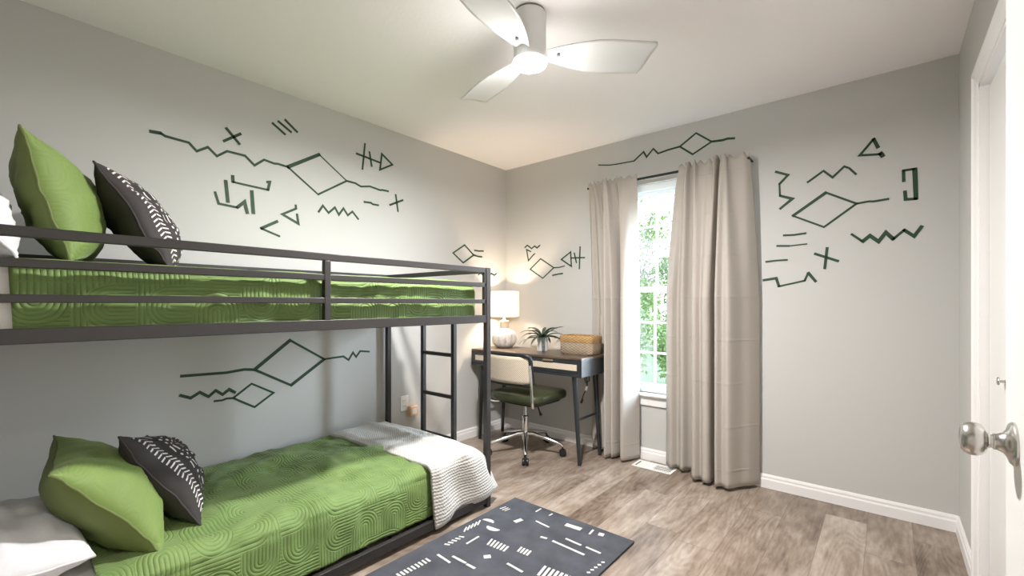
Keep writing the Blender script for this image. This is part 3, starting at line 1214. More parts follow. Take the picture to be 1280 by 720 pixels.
# seat: rounded cushion
def rounded_slab(w, d, z0, z1, rc, crown, cx=0, cy=0, n=48):
    m = MB()
    outline = []
    for k in range(n):
        a = 2 * PI * k / n
        c, s = math.cos(a), math.sin(a)
        e = 0.32
        outline.append((math.copysign(abs(c) ** e, c) * w / 2, math.copysign(abs(s) ** e, s) * d / 2))
    h = z1 - z0
    rings = [(0.90, z0), (0.975, z0 + h * 0.10), (1.0, z0 + h * 0.35), (1.0, z0 + h * 0.62), (0.985, z0 + h * 0.82), (0.95, z0 + h * 0.94), (0.88, z1), (0.70, z1 + crown * 0.5), (0.4, z1 + crown * 0.9), (0.03, z1 + crown)]
    rows = [[cp(cx + x * s, cy + y * s, z) for x, y in outline] for s, z in rings]
    m.grid(rows, wrap=True)
    m.add(rows[0], [tuple(reversed(range(n)))])
    m.add(rows[-1], [tuple(range(n))])
    return m


rounded_slab(0.47, 0.46, 0.425, 0.495, 0.08, 0.012, 0.03, 0.01).build('seat', MAT['leather'], chair, smooth=True, angle=60)
rounded_slab(0.40, 0.38, 0.405, 0.426, 0.06, 0.0, 0.03, 0.01).build('seat_pan', MAT['plastic'], chair, smooth=True, angle=50)
# backrest frame and cane
ybk = -0.275
bw, bz0, bz1 = 0.435, 0.575, 0.795
cxk = 0.03


def back_loop(w, h, r, zc, n=8):
    pts = []
    for (sx, sz, a0) in ((1, -1, -PI / 2), (1, 1, 0), (-1, 1, PI / 2), (-1, -1, PI)):
        for k in range(n + 1):
            a = a0 + (PI / 2) * k / n
            x = sx * (w / 2 - r) + r * math.cos(a)
            z = sz * (h / 2 - r) + r * math.sin(a)
            y = ybk - 0.03 * (z / h) + 0.05 * (abs(x) / (w / 2)) ** 2 - 0.02
            pts.append(Vector(cp(cxk + x, y, zc + z)))
    return pts


lp = back_loop(bw, bz1 - bz0, 0.035, (bz0 + bz1) / 2)
fr = MB().tube(lp, 0.0165, 12, closed=True).build('back_frame', MAT['plastic'], chair, smooth=True)
rows = []
for i in range(9):
    z = bz0 + 0.01 + (bz1 - bz0 - 0.02) * i / 8
    row = []
    for j in range(21):
        x = (-1 + 2 * j / 20) * (bw / 2 - 0.012)
        y = ybk - 0.03 * ((z - (bz0 + bz1) / 2) / (bz1 - bz0)) + 0.05 * (abs(x) / (bw / 2)) ** 2 - 0.02
        row.append(cp(cxk + x, y, z))
    rows.append(row)
cn = MB().grid(rows).build('cane_panel', MAT['cane'], chair, smooth=True)
sm = cn.modifiers.new('thick', 'SOLIDIFY')
sm.thickness = 0.006
sm.offset = 0
for s in (-1, 1):    # chrome uprights bending forward under the seat
    x = cxk + s * (bw / 2 + 0.004)
    pts = [cp(x, ybk + 0.008, 0.73), cp(x, ybk + 0.018, 0.66), cp(x, ybk + 0.026, 0.58), cp(x, ybk + 0.034, 0.50), cp(x, ybk + 0.038, 0.45), cp(x - s * 0.006, ybk + 0.050, 0.424), cp(x - s * 0.03, ybk + 0.08, 0.413), cp(x - s * 0.08, ybk + 0.14, 0.411)]
    MB().tube(pts, 0.0105, 12).build('upright', MAT['chrome'], chair, smooth=True)
# gas column
MB().lathe([(0.028, 0.10), (0.028, 0.155), (0.024, 0.16), (0.024, 0.27), (0.030, 0.275), (0.030, 0.285), (0.016, 0.29), (0.016, 0.405)], cp(0, 0, 0), 24).build('gas_column', MAT['chrome'], chair, smooth=True)
MB().tube([cp(0.06, 0.02, 0.400), cp(0.13, -0.02, 0.392), cp(0.185, -0.06, 0.352), cp(0.205, -0.075, 0.338)], [0.005, 0.005, 0.006, 0.012], 10).build('height_lever', MAT['plastic'], chair, smooth=True)
for k in range(5):
    a = math.radians(-52 + 72 * k)
    c, s = math.cos(a), math.sin(a)
    R_ = 0.30
    MB().tube([cp(c * 0.02, s * 0.02, 0.150), cp(c * 0.07, s * 0.07, 0.150), cp(c * 0.17, s * 0.17, 0.122), cp(c * 0.26, s * 0.26, 0.098), cp(c * (R_ - 0.012), s * (R_ - 0.012), 0.088), cp(c * R_, s * R_, 0.074)],
              [0.019, 0.018, 0.0145, 0.012, 0.0115, 0.010], 12).build('base_arm', MAT['chrome'], chair, smooth=True)
    w = MB()
    ca = a + PI / 2 + 0.5 * math.sin(k * 2.3)
    ax = Vector((math.cos(ca), math.sin(ca), 0))
    Mw = Vector((0, 0, 1)).rotation_difference(ax).to_matrix()
    for off in (-0.0145, 0.0145):
        cc = Vector(cp(c * R_, s * R_, 0.026)) + ax * off
        w.lathe([(0.018, -0.010), (0.0245, -0.008), (0.026, -0.004), (0.026, 0.004), (0.0245, 0.008), (0.018, 0.010)], cc, 20, Mw)
    w.tube([cp(c * R_, s * R_, 0.026), cp(c * R_, s * R_, 0.078)], 0.006, 10)
    fw_ = Vector((0, 0, 1)).cross(ax)
    hood = [Vector(cp(c * R_, s * R_, 0.026)) + fw_ * (0.024 * math.cos(q)) + Vector((0, 0, 0.030 * math.sin(q))) for q in [PI * i / 8 for i in range(9)]]
    w.tube(hood, 0.0045, 8)
    w.build('caster', MAT['plastic'], chair, smooth=True)

# ------------------------------------------------------------------ desk lamp
LP = Vector((0.185, -0.235, DZT))
lamp = thing('table_lamp', LP, 'lit table lamp with white drum shade and rounded ceramic base on the desk', 'lamp')
MB().lathe([(0.05, 0), (0.066, 0.003), (0.092, 0.025), (0.107, 0.055), (0.110, 0.085), (0.104, 0.118), (0.085, 0.145), (0.058, 0.160), (0.042, 0.166), (0.037, 0.172)], LP, 48).build('lamp_base', MAT['ceramic'], lamp, smooth=True)
MB().lathe([(0.037, 0.172), (0.040, 0.178), (0.039, 0.225), (0.041, 0.232), (0.036, 0.238), (0.014, 0.242), (0.012, 0.275)], LP, 32).build('lamp_neck', MAT['lampneck'], lamp, smooth=True)
m = MB()
n = 64
prof = [(0.134, 0.272), (0.131, 0.498), (0.1285, 0.498), (0.1315, 0.272)]
rows = []
for r, z in prof + [prof[0]]:
    rows.append([(LP.x + r * math.cos(2 * PI * k / n), LP.y + r * math.sin(2 * PI * k / n), LP.z + z) for k in range(n)])
m.grid(rows, wrap=True)
m.build('lamp_shade', MAT['shade'], lamp, smooth=True)
m = MB()
for a in (0, 2 * PI / 3, 4 * PI / 3):
    m.tube([(LP.x, LP.y, LP.z + 0.470), (LP.x + 0.129 * math.cos(a), LP.y + 0.129 * math.sin(a), LP.z + 0.485)], 0.002, 6)
m.tube([(LP.x, LP.y, LP.z + 0.465), (LP.x, LP.y, LP.z + 0.505)], [0.004, 0.007], 8)
m.tube([(LP.x - 0.012, LP.y, LP.z + 0.262), (LP.x - 0.045, LP.y, LP.z + 0.33), (LP.x - 0.045, LP.y, LP.z + 0.40), (LP.x, LP.y, LP.z + 0.47), (LP.x + 0.045, LP.y, LP.z + 0.40), (LP.x + 0.045, LP.y, LP.z + 0.33), (LP.x + 0.012, LP.y, LP.z + 0.262)], 0.0025, 6)
m.build('harp', MAT['brass'], lamp)
MB().lathe([(0.012, 0.275), (0.016, 0.30), (0.027, 0.335), (0.030, 0.355), (0.026, 0.378), (0.012, 0.390), (0.001, 0.392)], LP, 24).build('bulb', MAT['bulb'], lamp, smooth=True)
add_light('desk_lamp_light', 'POINT', LP + Vector((0.0, -0.036, 0.36)), DESK_LAMP_WATTS, (1.0, 0.79, 0.57), shadow_soft_size=0.03)

# ------------------------------------------------------------------ potted plant
PP = Vector((0.605, -0.235, DZT))
plant = thing('potted_plant', PP, 'small spiky houseplant in a grey ceramic pot on the desk', 'plant')
MB().lathe([(0.043, 0), (0.046, 0.002), (0.047, 0.110), (0.045, 0.112), (0.041, 0.110), (0.041, 0.098)], PP, 40).build('pot', MAT['pot'], plant, smooth=True)
MB().lathe([(0.041, 0.090), (0.041, 0.098), (0.02, 0.102), (0.002, 0.103)], PP, 24).build('soil', MAT['soil'], plant, smooth=True)
m = MB()
rnd = random.Random(11)
for k in range(26):
    a = k * 2.39996 + rnd.uniform(-0.2, 0.2)
    L = rnd.uniform(0.13, 0.22)
    e = rnd.uniform(0.25, 1.25)
    lean = rnd.uniform(0.9, 2.0)
    pos = PP + Vector((0.008 * math.cos(a), 0.008 * math.sin(a), 0.10))
    dirh = Vector((math.cos(a), math.sin(a), 0))
    sd = Vector((-math.sin(a), math.cos(a), 0))
    row = []
    nn = 9
    ang = e
    for i in range(nn + 1):
        s = i / nn
        wdt = 0.0145 * math.sin(PI * min(1, 0.12 + s * 0.88)) ** 0.7 + 0.0005
        up = Vector((0, 0, 1)) * math.cos(ang) - dirh * math.sin(ang)
        row.append([pos + sd * wdt + up * wdt * 0.4, pos.copy(), pos - sd * wdt + up * wdt * 0.4])
        pos = pos + (dirh * math.cos(ang) + Vector((0, 0, 1)) * math.sin(ang)) * (L / nn)
        ang -= lean / nn
    m.grid(row)
lv = m.build('leaves', MAT['plantleaf'], plant, smooth=True)
sm = lv.modifiers.new('thick', 'SOLIDIFY')
sm.thickness = 0.0012

# ------------------------------------------------------------------ basket
bx0, bx1, by0, by1, bz, bh = 0.835, 1.115, -0.335, -0.150, DZT, 0.145
m = MB()


def rrect(x0, x1, y0, y1, r, z, n=6):
    out = []
    for cx_, cy_, a0 in ((x1 - r, y0 + r, -PI / 2), (x1 - r, y1 - r, 0), (x0 + r, y1 - r, PI / 2), (x0 + r, y0 + r, PI)):
        for k in range(n + 1):
            a = a0 + PI / 2 * k / n
            out.append((cx_ + r * math.cos(a), cy_ + r * math.sin(a), z))
    return out


basket = thing('storage_basket', ((bx0 + bx1) / 2, (by0 + by1) / 2, bz), 'rectangular woven basket with golden brown rim on the desk by the curtain', 'basket')
z1 = bz + bh * 0.66


def ring_rows(zs):
    return [rrect(bx0 + o, bx1 - o, by0 + o, by1 - o, 0.03, z) for z, o in zs]


body = [(bz, 0.012), (bz + 0.012, 0.003), (bz + 0.05, 0.0), (z1, 0.0)]
inner = [(z1, 0.010), (bz + 0.012, 0.014)]
rows = ring_rows(body + inner)
m.grid(rows, wrap=True)
m.add(rows[0], [tuple(reversed(range(len(rows[0]))))])
m.add(rows[-1], [tuple(range(len(rows[-1])))])
m.build('basket_body', MAT['basket'], basket, smooth=True)
m = MB()
rows = ring_rows([(z1, -0.002), (z1 + 0.02, -0.004), (bz + bh - 0.008, -0.003), (bz + bh, 0.002), (bz + bh - 0.002, 0.009), (z1, 0.011)])
m.grid(rows + [rows[0]], wrap=True)
m.build('basket_rim', MAT['basketrim'], basket, smooth=True)

# ------------------------------------------------------------------ curtains and rod
ROD_Y, ROD_Z = -0.088, 2.088
rod = MB().tube([(0.945, ROD_Y, ROD_Z), (2.118, ROD_Y, ROD_Z)], 0.009, 14).build('curtain_rod', MAT['plastic'], None, smooth=True)
prop(rod, 'thin black curtain rod across the top of the window', 'curtain rod')
for x in (0.950, 2.113):
    MB().tube([(x, ROD_Y, ROD_Z), (x, -0.03, ROD_Z), (x, 0.0, ROD_Z)], 0.007, 10).build('rod_return', MAT['plastic'], rod, smooth=True)


def spline(pts, n):
    """Catmull-Rom through (x, y) control points"""
    P = [Vector((p[0], p[1])) for p in pts]
    P = [P[0] * 2 - P[1]] + P + [P[-1] * 2 - P[-2]]
    out = []
    segs = len(P) - 3
    for i in range(n + 1):
        t = i / n * segs
        k = min(int(t), segs - 1)
        u = t - k
        p0, p1, p2, p3 = P[k:k + 4]
        out.append(0.5 * ((2 * p1) + (p2 - p0) * u + (2 * p0 - 5 * p1 + 4 * p2 - p3) * u * u + (3 * p1 - p0 - 3 * p2 + p3) * u * u * u))
    return out


def curtain(label, top, bottom, zb, pleat, seed):
    n, nz = 150, 70
    tp, bt = spline(top, n), spline(bottom, n)
    rows = []
    ztop = 2.118
    for i in range(nz + 1):
        s = i / nz
        z = ztop + (zb - ztop) * s
        k = min(1.0, max(0.0, (s - 0.015) / 0.42)) ** 0.7
        row = []
        for j in range(n + 1):
            p = tp[j].lerp(bt[j], k)
            f = j / n
            # creases and soft buckles
            w = 0.006 * noise.noise(Vector((p.x * 14, z * 1.4, seed))) + 0.004 * noise.noise(Vector((p.x * 5, z * 5, seed + 3)))
            zz = z + 0.010 * max(0.0, 1 - s * 12) * math.sin(j * 0.55 + seed) * pleat
            row.append((p.x, p.y + w * (0.3 + 0.7 * k), zz))
        rows.append(row)
    o = MB().grid(rows).build('curtain', MAT['curtain'], None, smooth=True, angle=180)
    sm = o.modifiers.new('thick', 'SOLIDIFY')
    sm.thickness = 0.004
    sm.offset = 0
    return prop(o, label, 'curtain', 'beige curtains')


curtain('beige curtain beside the desk covering one edge of the window',
        [(0.955, -0.09), (0.985, -0.108), (1.01, -0.104), (1.03, -0.135), (1.05, -0.102), (1.09, -0.105), (1.115, -0.150), (1.14, -0.145), (1.155, -0.103), (1.20, -0.104), (1.232, -0.148), (1.252, -0.106), (1.32, -0.104), (1.368, -0.10)],
        [(0.955, -0.025), (0.985, -0.07), (1.02, -0.04), (1.06, -0.075), (1.10, -0.04), (1.125, -0.05), (1.148, -0.16), (1.165, -0.22), (1.19, -0.165), (1.205, -0.185), (1.226, -0.13), (1.241, -0.045), (1.257, -0.05), (1.272, -0.17), (1.30, -0.20), (1.335, -0.12), (1.362, -0.04)], 0.018, 1.0, 2.0)
curtain('wide beige curtain on the plain wall side of the window',
        [(1.675, -0.102), (1.725, -0.104), (1.74, -0.145), (1.76, -0.104), (1.785, -0.104), (1.80, -0.155), (1.82, -0.106), (1.87, -0.104), (1.905, -0.106), (1.925, -0.175), (1.945, -0.106), (1.962, -0.150), (1.99, -0.140), (2.005, -0.106), (2.08, -0.104), (2.115, -0.085)],
        [(1.575, -0.065), (1.62, -0.112), (1.66, -0.075), (1.70, -0.115), (1.735, -0.075), (1.77, -0.07), (1.785, -0.17), (1.815, -0.225), (1.85, -0.195), (1.88, -0.238), (1.913, -0.215), (1.923, -0.10), (1.935, -0.10), (1.953, -0.25), (1.99, -0.225), (2.03, -0.235), (2.08, -0.15), (2.12, -0.10), (2.16, -0.025)], 0.022, 1.3, 6.0)

# ------------------------------------------------------------------ floor vent
vc = [on_plane(u, v, 2, 0.0) for u, v in ((798.8, 574.2), (789.4, 580.8), (839, 595), (848.4, 587.4))]
vx0, vx1 = min(c.x for c in vc) + 0.01, max(c.x for c in vc) - 0.01
vy0, vy1 = min(c.y for c in vc) + 0.015, max(c.y for c in vc) - 0.015
vent = thing('floor_vent', ((vx0 + vx1) / 2, (vy0 + vy1) / 2, 0), 'white metal floor vent set in the planks below the window', 'vent')
m = MB()
e = 0.016
m.box(vx0, vx1, vy0, vy0 + e, 0, 0.005).box(vx0, vx1, vy1 - e, vy1, 0, 0.005).box(vx0, vx0 + e, vy0 + e, vy1 - e, 0, 0.005).box(vx1 - e, vx1, vy0 + e, vy1 - e, 0, 0.005)
m.box((vx0 + vx1) / 2 - 0.004, (vx0 + vx1) / 2 + 0.004, vy0 + e, vy1 - e, 0, 0.0045)
m.build('vent_frame', MAT['vent'], vent, bevel=0.001)
MB().box(vx0 + e, vx1 - e, vy0 + e, vy1 - e, 0, 0.001).build('vent_well', MAT['dark'], vent)
m = MB()
xmv = (vx0 + vx1) / 2
nl = 13
for k in range(nl):
    x = xmv + 0.004 + (vx1 - e - xmv - 0.004) * (k + 0.5) / nl
    m.box(x - 0.0014, x + 0.0014, vy0 + e, vy1 - e, 0.001, 0.004)
for k in range(3):
    y = vy0 + e + (vy1 - vy0 - 2 * e) * (k + 0.5) / 3
    m.box(xmv, vx1 - e, y - 0.002, y + 0.002, 0.001, 0.0045)
for k in range(nl):    # the other half: louvres lying shut
    x = vx0 + e + 0.012 + (xmv - 0.004 - vx0 - e - 0.012) * (k + 0.5) / nl
    m.box(x - 0.0045, x + 0.0045, vy0 + e, vy1 - e, 0.001, 0.0042)
m.build('louvres', MAT['vent'], vent)

# ------------------------------------------------------------------ wall outlet and night light
p = on_plane(505, 504, 0, 0.0)
ol = thing('wall_outlet', p - Vector((0, 0, 0.057)), 'white wall outlet plate low on the wall behind the bunk foot post', 'outlet')
MB().box(0.0, 0.006, p.y - 0.036, p.y + 0.036, p.z - 0.058, p.z + 0.058).build('cover_plate', MAT['plate'], ol, bevel=0.003)
for dz in (-0.02, 0.02):
    s = MB().box(0.006, 0.0085, p.y - 0.016, p.y + 0.016, p.z + dz - 0.014, p.z + dz + 0.014).build('socket', MAT['plate'], ol, bevel=0.003)
    MB().box(0.0085, 0.0087, p.y - 0.008, p.y - 0.006, p.z + dz - 0.005, p.z + dz + 0.005).box(0.0085, 0.0087, p.y + 0.006, p.y + 0.008, p.z + dz - 0.005, p.z + dz + 0.005).build('slot', MAT['dark'], s)
q = on_plane(516.5, 513, 0, 0.03)
nlt = MB().box(0.0, 0.045, q.y - 0.035, q.y + 0.035, q.z - 0.04, q.z + 0.035)
nlt = nlt.build('plug_in_adapter', MAT['orange'], None, bevel=0.006)
prop(nlt, 'small amber plug-in block on the wall next to the outlet', 'adapter')
MB().box(0.045, 0.047, q.y - 0.02, q.y + 0.02, q.z - 0.022, q.z + 0.018).build('front_panel', MAT['plate'], nlt, bevel=0.001)

# ------------------------------------------------------------------ ceiling fan
FC = Vector((1.585, -1.665, RH))
fan = thing('ceiling_fan', FC, 'white three-blade flush ceiling fan with a round light', 'fan')
MB().lathe([(0.066, -0.010), (0.066, 0.0)], FC, 40).build('mounting_ring', MAT['fangrey'], fan)
MB().lathe([(0.066, -0.222), (0.070, -0.218), (0.071, -0.150), (0.0715, -0.012), (0.069, -0.009)], FC, 48).build('housing', MAT['fanwhite'], fan, smooth=True)
MB().lathe([(0.002, -0.241), (0.040, -0.2398), (0.062, -0.236), (0.073, -0.230), (0.076, -0.222), (0.074, -0.216)], FC, 48).build('light_lens', MAT['lens'], fan, smooth=True)
add_light('fan_light', 'POINT', FC + Vector((0, 0, -0.31)), FAN_SIDE_WATTS, (1.0, 0.975, 0.962), shadow_soft_size=0.11)
add_light('fan_light', 'AREA', FC + Vector((0, 0, -0.2535)), FAN_DOWN_WATTS, (1.0, 0.975, 0.962), shape='DISK', size=0.13)
for th in (43, 163, 283):
    a = math.radians(th)
    ax = Vector((math.cos(a), math.sin(a), 0))
    ch = Vector((-math.sin(a), math.cos(a), 0))
    rows = []
    nr = 28
    for i in range(nr + 1):
        s = i / nr
        r = 0.075 + s * 0.460
        wdt = 0.062 + 0.130 * math.sin(PI / 2 * min(1, s / 0.6)) * (1 - 0.10 * max(0, s - 0.6) / 0.4)
        phi = math.radians(13)
        row = []
        for j in range(15):
            c = (j / 14 - 0.5)
            rr = r - 0.035 * c * s * s
            if i == nr:
                rr -= 0.018 * (abs(c) * 2) ** 6
            lift = 0.012 * (1 - (2 * c) ** 2)
            y = c * wdt
            row.append(FC + ax * rr + ch * (y * math.cos(phi) + lift * math.sin(phi)) + Vector((0, 0, -0.185 - y * math.sin(phi) + lift * math.cos(phi))))
        rows.append(row)
    o = MB().grid(rows).build('blade', MAT['fanwhite'], fan, smooth=True, angle=180)
    sm = o.modifiers.new('thick', 'SOLIDIFY')
    sm.thickness = 0.006
    sm.offset = 0
    pc = FC + ax * 0.125 + Vector((0, 0, -0.182))
    MB().lathe([(0.006, -0.006), (0.0075, -0.004), (0.0075, 0.006)], pc, 12).build('blade_screw', MAT['fangrey'], o)

# ------------------------------------------------------------------ painted marks on the walls
WALL_L, WALL_F = ('x', 0.0), ('y', 0.0)


def wpt(wall, u, v):
    if wall == 'L':
        return on_plane(u, v, 0, 0.0)
    return on_plane(u, v, 1, 0.0)


def mark(wall, crop, label, lines, w=0.011, group='green painted wall marks'):
    """each line is a list of crop points, optionally followed by a width factor"""
    ox, oy, sc = crop
    m = MB()
    nrm = Vector((1, 0, 0)) if wall == 'L' else Vector((0, -1, 0))
    for ln in lines:
        f = 1.0
        if not isinstance(ln[-1], tuple):
            f = ln[-1]
            ln = ln[:-1]
        P = [wpt(wall, ox + x / sc, oy + y / sc) for x, y in ln]
        closed = (P[0] - P[-1]).length < 1e-6 and len(P) > 2
        if closed: P = P[:-1]
        k = len(P)
        hw = w * f * 0.57
        L, R_ = [], []
        for i in range(k):
            a = P[(i - 1) % k] if (closed or i > 0) else None
            b = P[(i + 1) % k] if (closed or i < k - 1) else None
            d1 = (P[i] - a).normalized() if a is not None else None
            d2 = (b - P[i]).normalized() if b is not None else None
            d1 = d1 or d2
            d2 = d2 or d1
            n1, n2 = nrm.cross(d1), nrm.cross(d2)
            n = n1 + n2
            if n.length < 0.3: n = n1
            n.normalize()
            n = n * (hw / max(0.45, n.dot(n1)))
            jit = 1 + 0.15 * noise.noise(P[i] * 9)
            ext = Vector((0, 0, 0))
            if not closed and i == 0: ext = -d1 * hw * 0.6
            if not closed and i == k - 1: ext = d2 * hw * 0.6
            L.append(P[i] + n * jit + ext)
            R_.append(P[i] - n * jit + ext)
        lo, hi = nrm * 0.0002, nrm * 0.0022
        rows = [[p + lo for p in L], [p + hi for p in L], [p + hi for p in R_], [p + lo for p in R_]]
        if closed:
            rows = [r + [r[0]] for r in rows]
        m.grid([list(c) for c in zip(*rows)])
    o = m.build('wall_decal', MAT['markpaint'], None)
    return prop(o, label, 'wall decal', group)


A = (160, 130, 3.556)
D = (380, 230, 9.143)
E = (200, 410, 4.571)
F = (540, 290, 5.536)
G = (740, 160, 6.737)
H = (930, 150, 3.271)
mark('L', A, 'long dark green zigzag line with a tilted diamond on the wall above the top bunk',
     [[(100, 122), (145, 130), 1.3], [(145, 130), (165, 143), (215, 157), (270, 172), (305, 210), (355, 192), (395, 232), (440, 210), (520, 230), (562, 273), (605, 248), (650, 265), (665, 266), (710, 280)],
      [(710, 280), (850, 225), 1.7], [(850, 225), (972, 342), 0.6], [(972, 342), (845, 402)], [(845, 402), (710, 280), 0.8], [(972, 342), (1010, 352), (1035, 367), (1075, 366), (1120, 383), (1130, 382), (1157, 388)]])
mark('L', A, 'bold green X mark above the long zigzag line over the bunk', [[(425, 165), (500, 133), 1.2], [(437, 108), (495, 178), 1.2]])
mark('L', A, 'three slanted parallel green strokes near the ceiling on the bunk wall', [[(642, 85), (698, 135)], [(668, 77), (725, 125)], [(698, 70), (752, 125)]])
mark('L', A, 'green arrow with a triangle head and two crossbars, high on the bunk wall', [[(1015, 220), (1118, 260)], [(1053, 177), (1042, 290)], [(1073, 213), (1083, 277)], [(1128, 222), (1175, 270), (1120, 292), (1128, 222)]])
mark('L', A, 'wide flat green bracket with upturned ends below the long zigzag line', [[(465, 320), (467, 347), 1.3], [(467, 347), (560, 368), (622, 382), 0.9], [(622, 382), (630, 347), (618, 347), 1.2]])
mark('L', A, 'short upright green stroke just beside the upturned bracket', [[(434, 342), (444, 435), 1.4]])
mark('L', A, 'green hook-shaped line ending in a peak under the upright stroke', [[(387, 392), (403, 443), (485, 460)], [(485, 460), (518, 435), (530, 485), 1.4]])
mark('L', A, 'upright green stroke next to the peak of the hook-shaped line', [[(550, 388), (557, 485), 1.5]])
mark('L', A, 'small open green triangle pointing to the bed head, below the diamond', [[(745, 450), (747, 465), (686, 490), (757, 532), (751, 490)]], w=0.012)
mark('L', A, 'green angle bracket mark like a less-than sign, just above the guard rail', [[(663, 522), (592, 553), 1.4], [(592, 553), (673, 588), 0.9]])
mark('L', D, 'small green sawtooth line below the diamond on the bunk wall', [[(165, 320), (215, 248), (280, 330), (352, 268), (398, 352), (450, 278), (500, 358), (552, 315), (620, 402)]])
mark('L', D, 'short stepped green dash beside the plus sign on the bunk wall', [[(685, 205), (765, 215), (785, 232), (850, 243)]])
mark('L', D, 'green plus sign on the bunk wall below the end of the long line', [[(980, 240), (1128, 185)], [(1047, 122), (1073, 312), 0.9]], w=0.013)
mark('L', E, 'large green diamond with long tail and squiggle on the wall between the bunks',
     [[(120, 275), (380, 255), (480, 237), (540, 238), 1.1], [(540, 238), (743, 70), 1.4], [(743, 70), (938, 178)], [(938, 178), (748, 327), 1.4], [(748, 327), (540, 238)], [(938, 178), (1047, 162), (1077, 183), (1102, 140), (1120, 165), (1143, 132), (1195, 135), 0.9]], w=0.012)
mark('L', E, 'green zigzag line under the long tail on the wall between the bunks', [[(115, 385), (175, 400), (227, 367), (277, 392), (318, 357), (357, 380), (395, 350), (428, 368)]], w=0.013)
mark('L', E, 'small green diamond with short tail on the wall between the bunks', [[(310, 418), (355, 413), (380, 403), (418, 400)], [(418, 400), (523, 318), (648, 370), (540, 452), (418, 400)]], w=0.010)
mark('L', F, 'small green diamond with a tail, above the bunk foot near the corner', [[(145, 145), (225, 90), (288, 160), (215, 213), (145, 145)], [(288, 160), (320, 170), (345, 172)]])
mark('L', F, 'short green dash above the tail of the corner diamond', [[(293, 127), (320, 132), (355, 132)]])
mark('L', F, 'tiny green zigzag behind the bunk foot post near the corner', [[(320, 298), (335, 285), (352, 300), (372, 286), (392, 302), (412, 287), (430, 300), (445, 287)]])
mark('F', F, 'small green zigzag topmost in the group over the potted plant', [[(643, 108), (660, 92), (690, 115), (710, 97), (727, 110), (747, 92)]], w=0.010)
mark('F', F, 'little green flag-shaped triangle beside the diamond over the desk', [[(685, 136), (655, 122), (668, 198), (700, 160), (712, 150)]], w=0.010)
mark('F', F, 'green diamond with wavy tail on the wall over the desk', [[(680, 258), (752, 185), (843, 247), (767, 320), (680, 258)], [(843, 247), (880, 245), (918, 235)]], w=0.009)
mark('F', F, 'short green dash below the tail of the desk diamond', [[(835, 300), (870, 292), (905, 287)]], w=0.011)
mark('F', F, 'green arrow with triangle head and crossbars between desk diamond and curtain', [[(960, 138), (895, 190), (965, 238), (960, 138)], [(960, 180), (1058, 177)], [(985, 145), (1000, 213)], [(1025, 102), (1020, 255)]], w=0.010)
mark('F', G, 'long green line with peaks and a diamond on the wall above the window',
     [[(55, 312), (150, 313), (220, 303), (355, 278), 0.8], [(355, 278), (435, 200), (460, 245), (517, 175), (557, 215), (640, 185), (740, 157)], [(740, 157), (877, 43), (1008, 115), (848, 222), (740, 157)], [(1008, 115), (1100, 103), (1140, 90), (1200, 87), 1.3]], w=0.010)
mark('F', H, 'open green triangle, highest mark on the wall right of the window', [[(548, 112), (530, 78), 1.4], [(530, 78), (473, 145), (560, 140)], [(558, 136), (567, 148), 1.7]], w=0.011)
mark('F', H, 'green wavy line with two peaks above the diamond beside the wide curtain', [[(260, 255), (325, 208), (362, 235), (410, 190), (430, 197), (458, 222)]], w=0.010)
mark('F', H, 'tall green zigzag like a figure three next to the wide curtain', [[(130, 212), (180, 225), (145, 262), 1.1], [(145, 262), (147, 310), 0.8], [(147, 310), (198, 322), (148, 363), 1.1]], w=0.012)
mark('F', H, 'green square bracket with an open side near the closet', [[(653, 250), (652, 207), 1.1], [(652, 207), (698, 200), 0.9], [(698, 200), (703, 322), 1.5], [(703, 322), (660, 325), (658, 292), 1.1]], w=0.012)
mark('F', H, 'green diamond with a tail on the plain wall beside the wide curtain', [[(200, 392), (335, 297), 1.5], [(335, 297), (460, 342), (327, 438), (200, 392)], [(460, 342), (510, 333), (530, 333), (590, 323)]], w=0.010)
mark('F', H, 'long green sawtooth line on the plain wall below the square bracket', [[(440, 467), (485, 497)], [(485, 497), (515, 473), (550, 497), (580, 460), (610, 487), 1.5], [(610, 487), (655, 450)], [(655, 450), (695, 475), (727, 435), 1.3]], w=0.011)
mark('F', H, 'topmost of three short green dashes beside the wide curtain', [[(162, 472), (205, 470), (253, 463)]], w=0.010)
mark('F', H, 'middle one of three short green dashes, thin towards one end', [[(135, 515), (185, 515)], [(185, 515), (257, 507), 0.7]], w=0.010)
mark('F', H, 'lowest of three short green dashes beside the wide curtain', [[(90, 580), (130, 575), (177, 572)]], w=0.010)
mark('F', H, 'green plus sign on the plain wall under the big diamond', [[(290, 547), (385, 577)], [(340, 523), (330, 607)]], w=0.013)
mark('F', H, 'green stepped line with an end peak, lowest mark beside the wide curtain', [[(80, 655), (132, 647), (143, 680), 1.4], [(143, 680), (248, 657), 0.9], [(248, 657), (263, 625), 1.0], [(263, 625), (293, 660), 1.4]], w=0.010)

# ------------------------------------------------------------------ outside the window
GZ = -0.5
struct('lawn', MB().box(-25, 15, 0.6, 40, GZ - 0.3, GZ), MAT['lawn'])


def leaf_cloud(m, centre, rad, count, size, rnd):
    for k in range(count):
        d = Vector((rnd.gauss(0, 1), rnd.gauss(0, 1), rnd.gauss(0, 1))).normalized()
        q = centre + Vector((d.x * rad[0], d.y * rad[1], d.z * rad[2])) * (rnd.random() ** 0.45)
        a = Vector((rnd.gauss(0, 1), rnd.gauss(0, 1), rnd.gauss(0, 1))).normalized()
        b = a.cross(Vector((rnd.gauss(0, 1), rnd.gauss(0, 1), rnd.gauss(0, 1)))).normalized()
        s = size * rnd.uniform(0.6, 1.3)
        m.add([q - a * s, q - b * s * 0.5, q + a * s, q + b * s * 0.5], [(0, 1, 2, 3)])


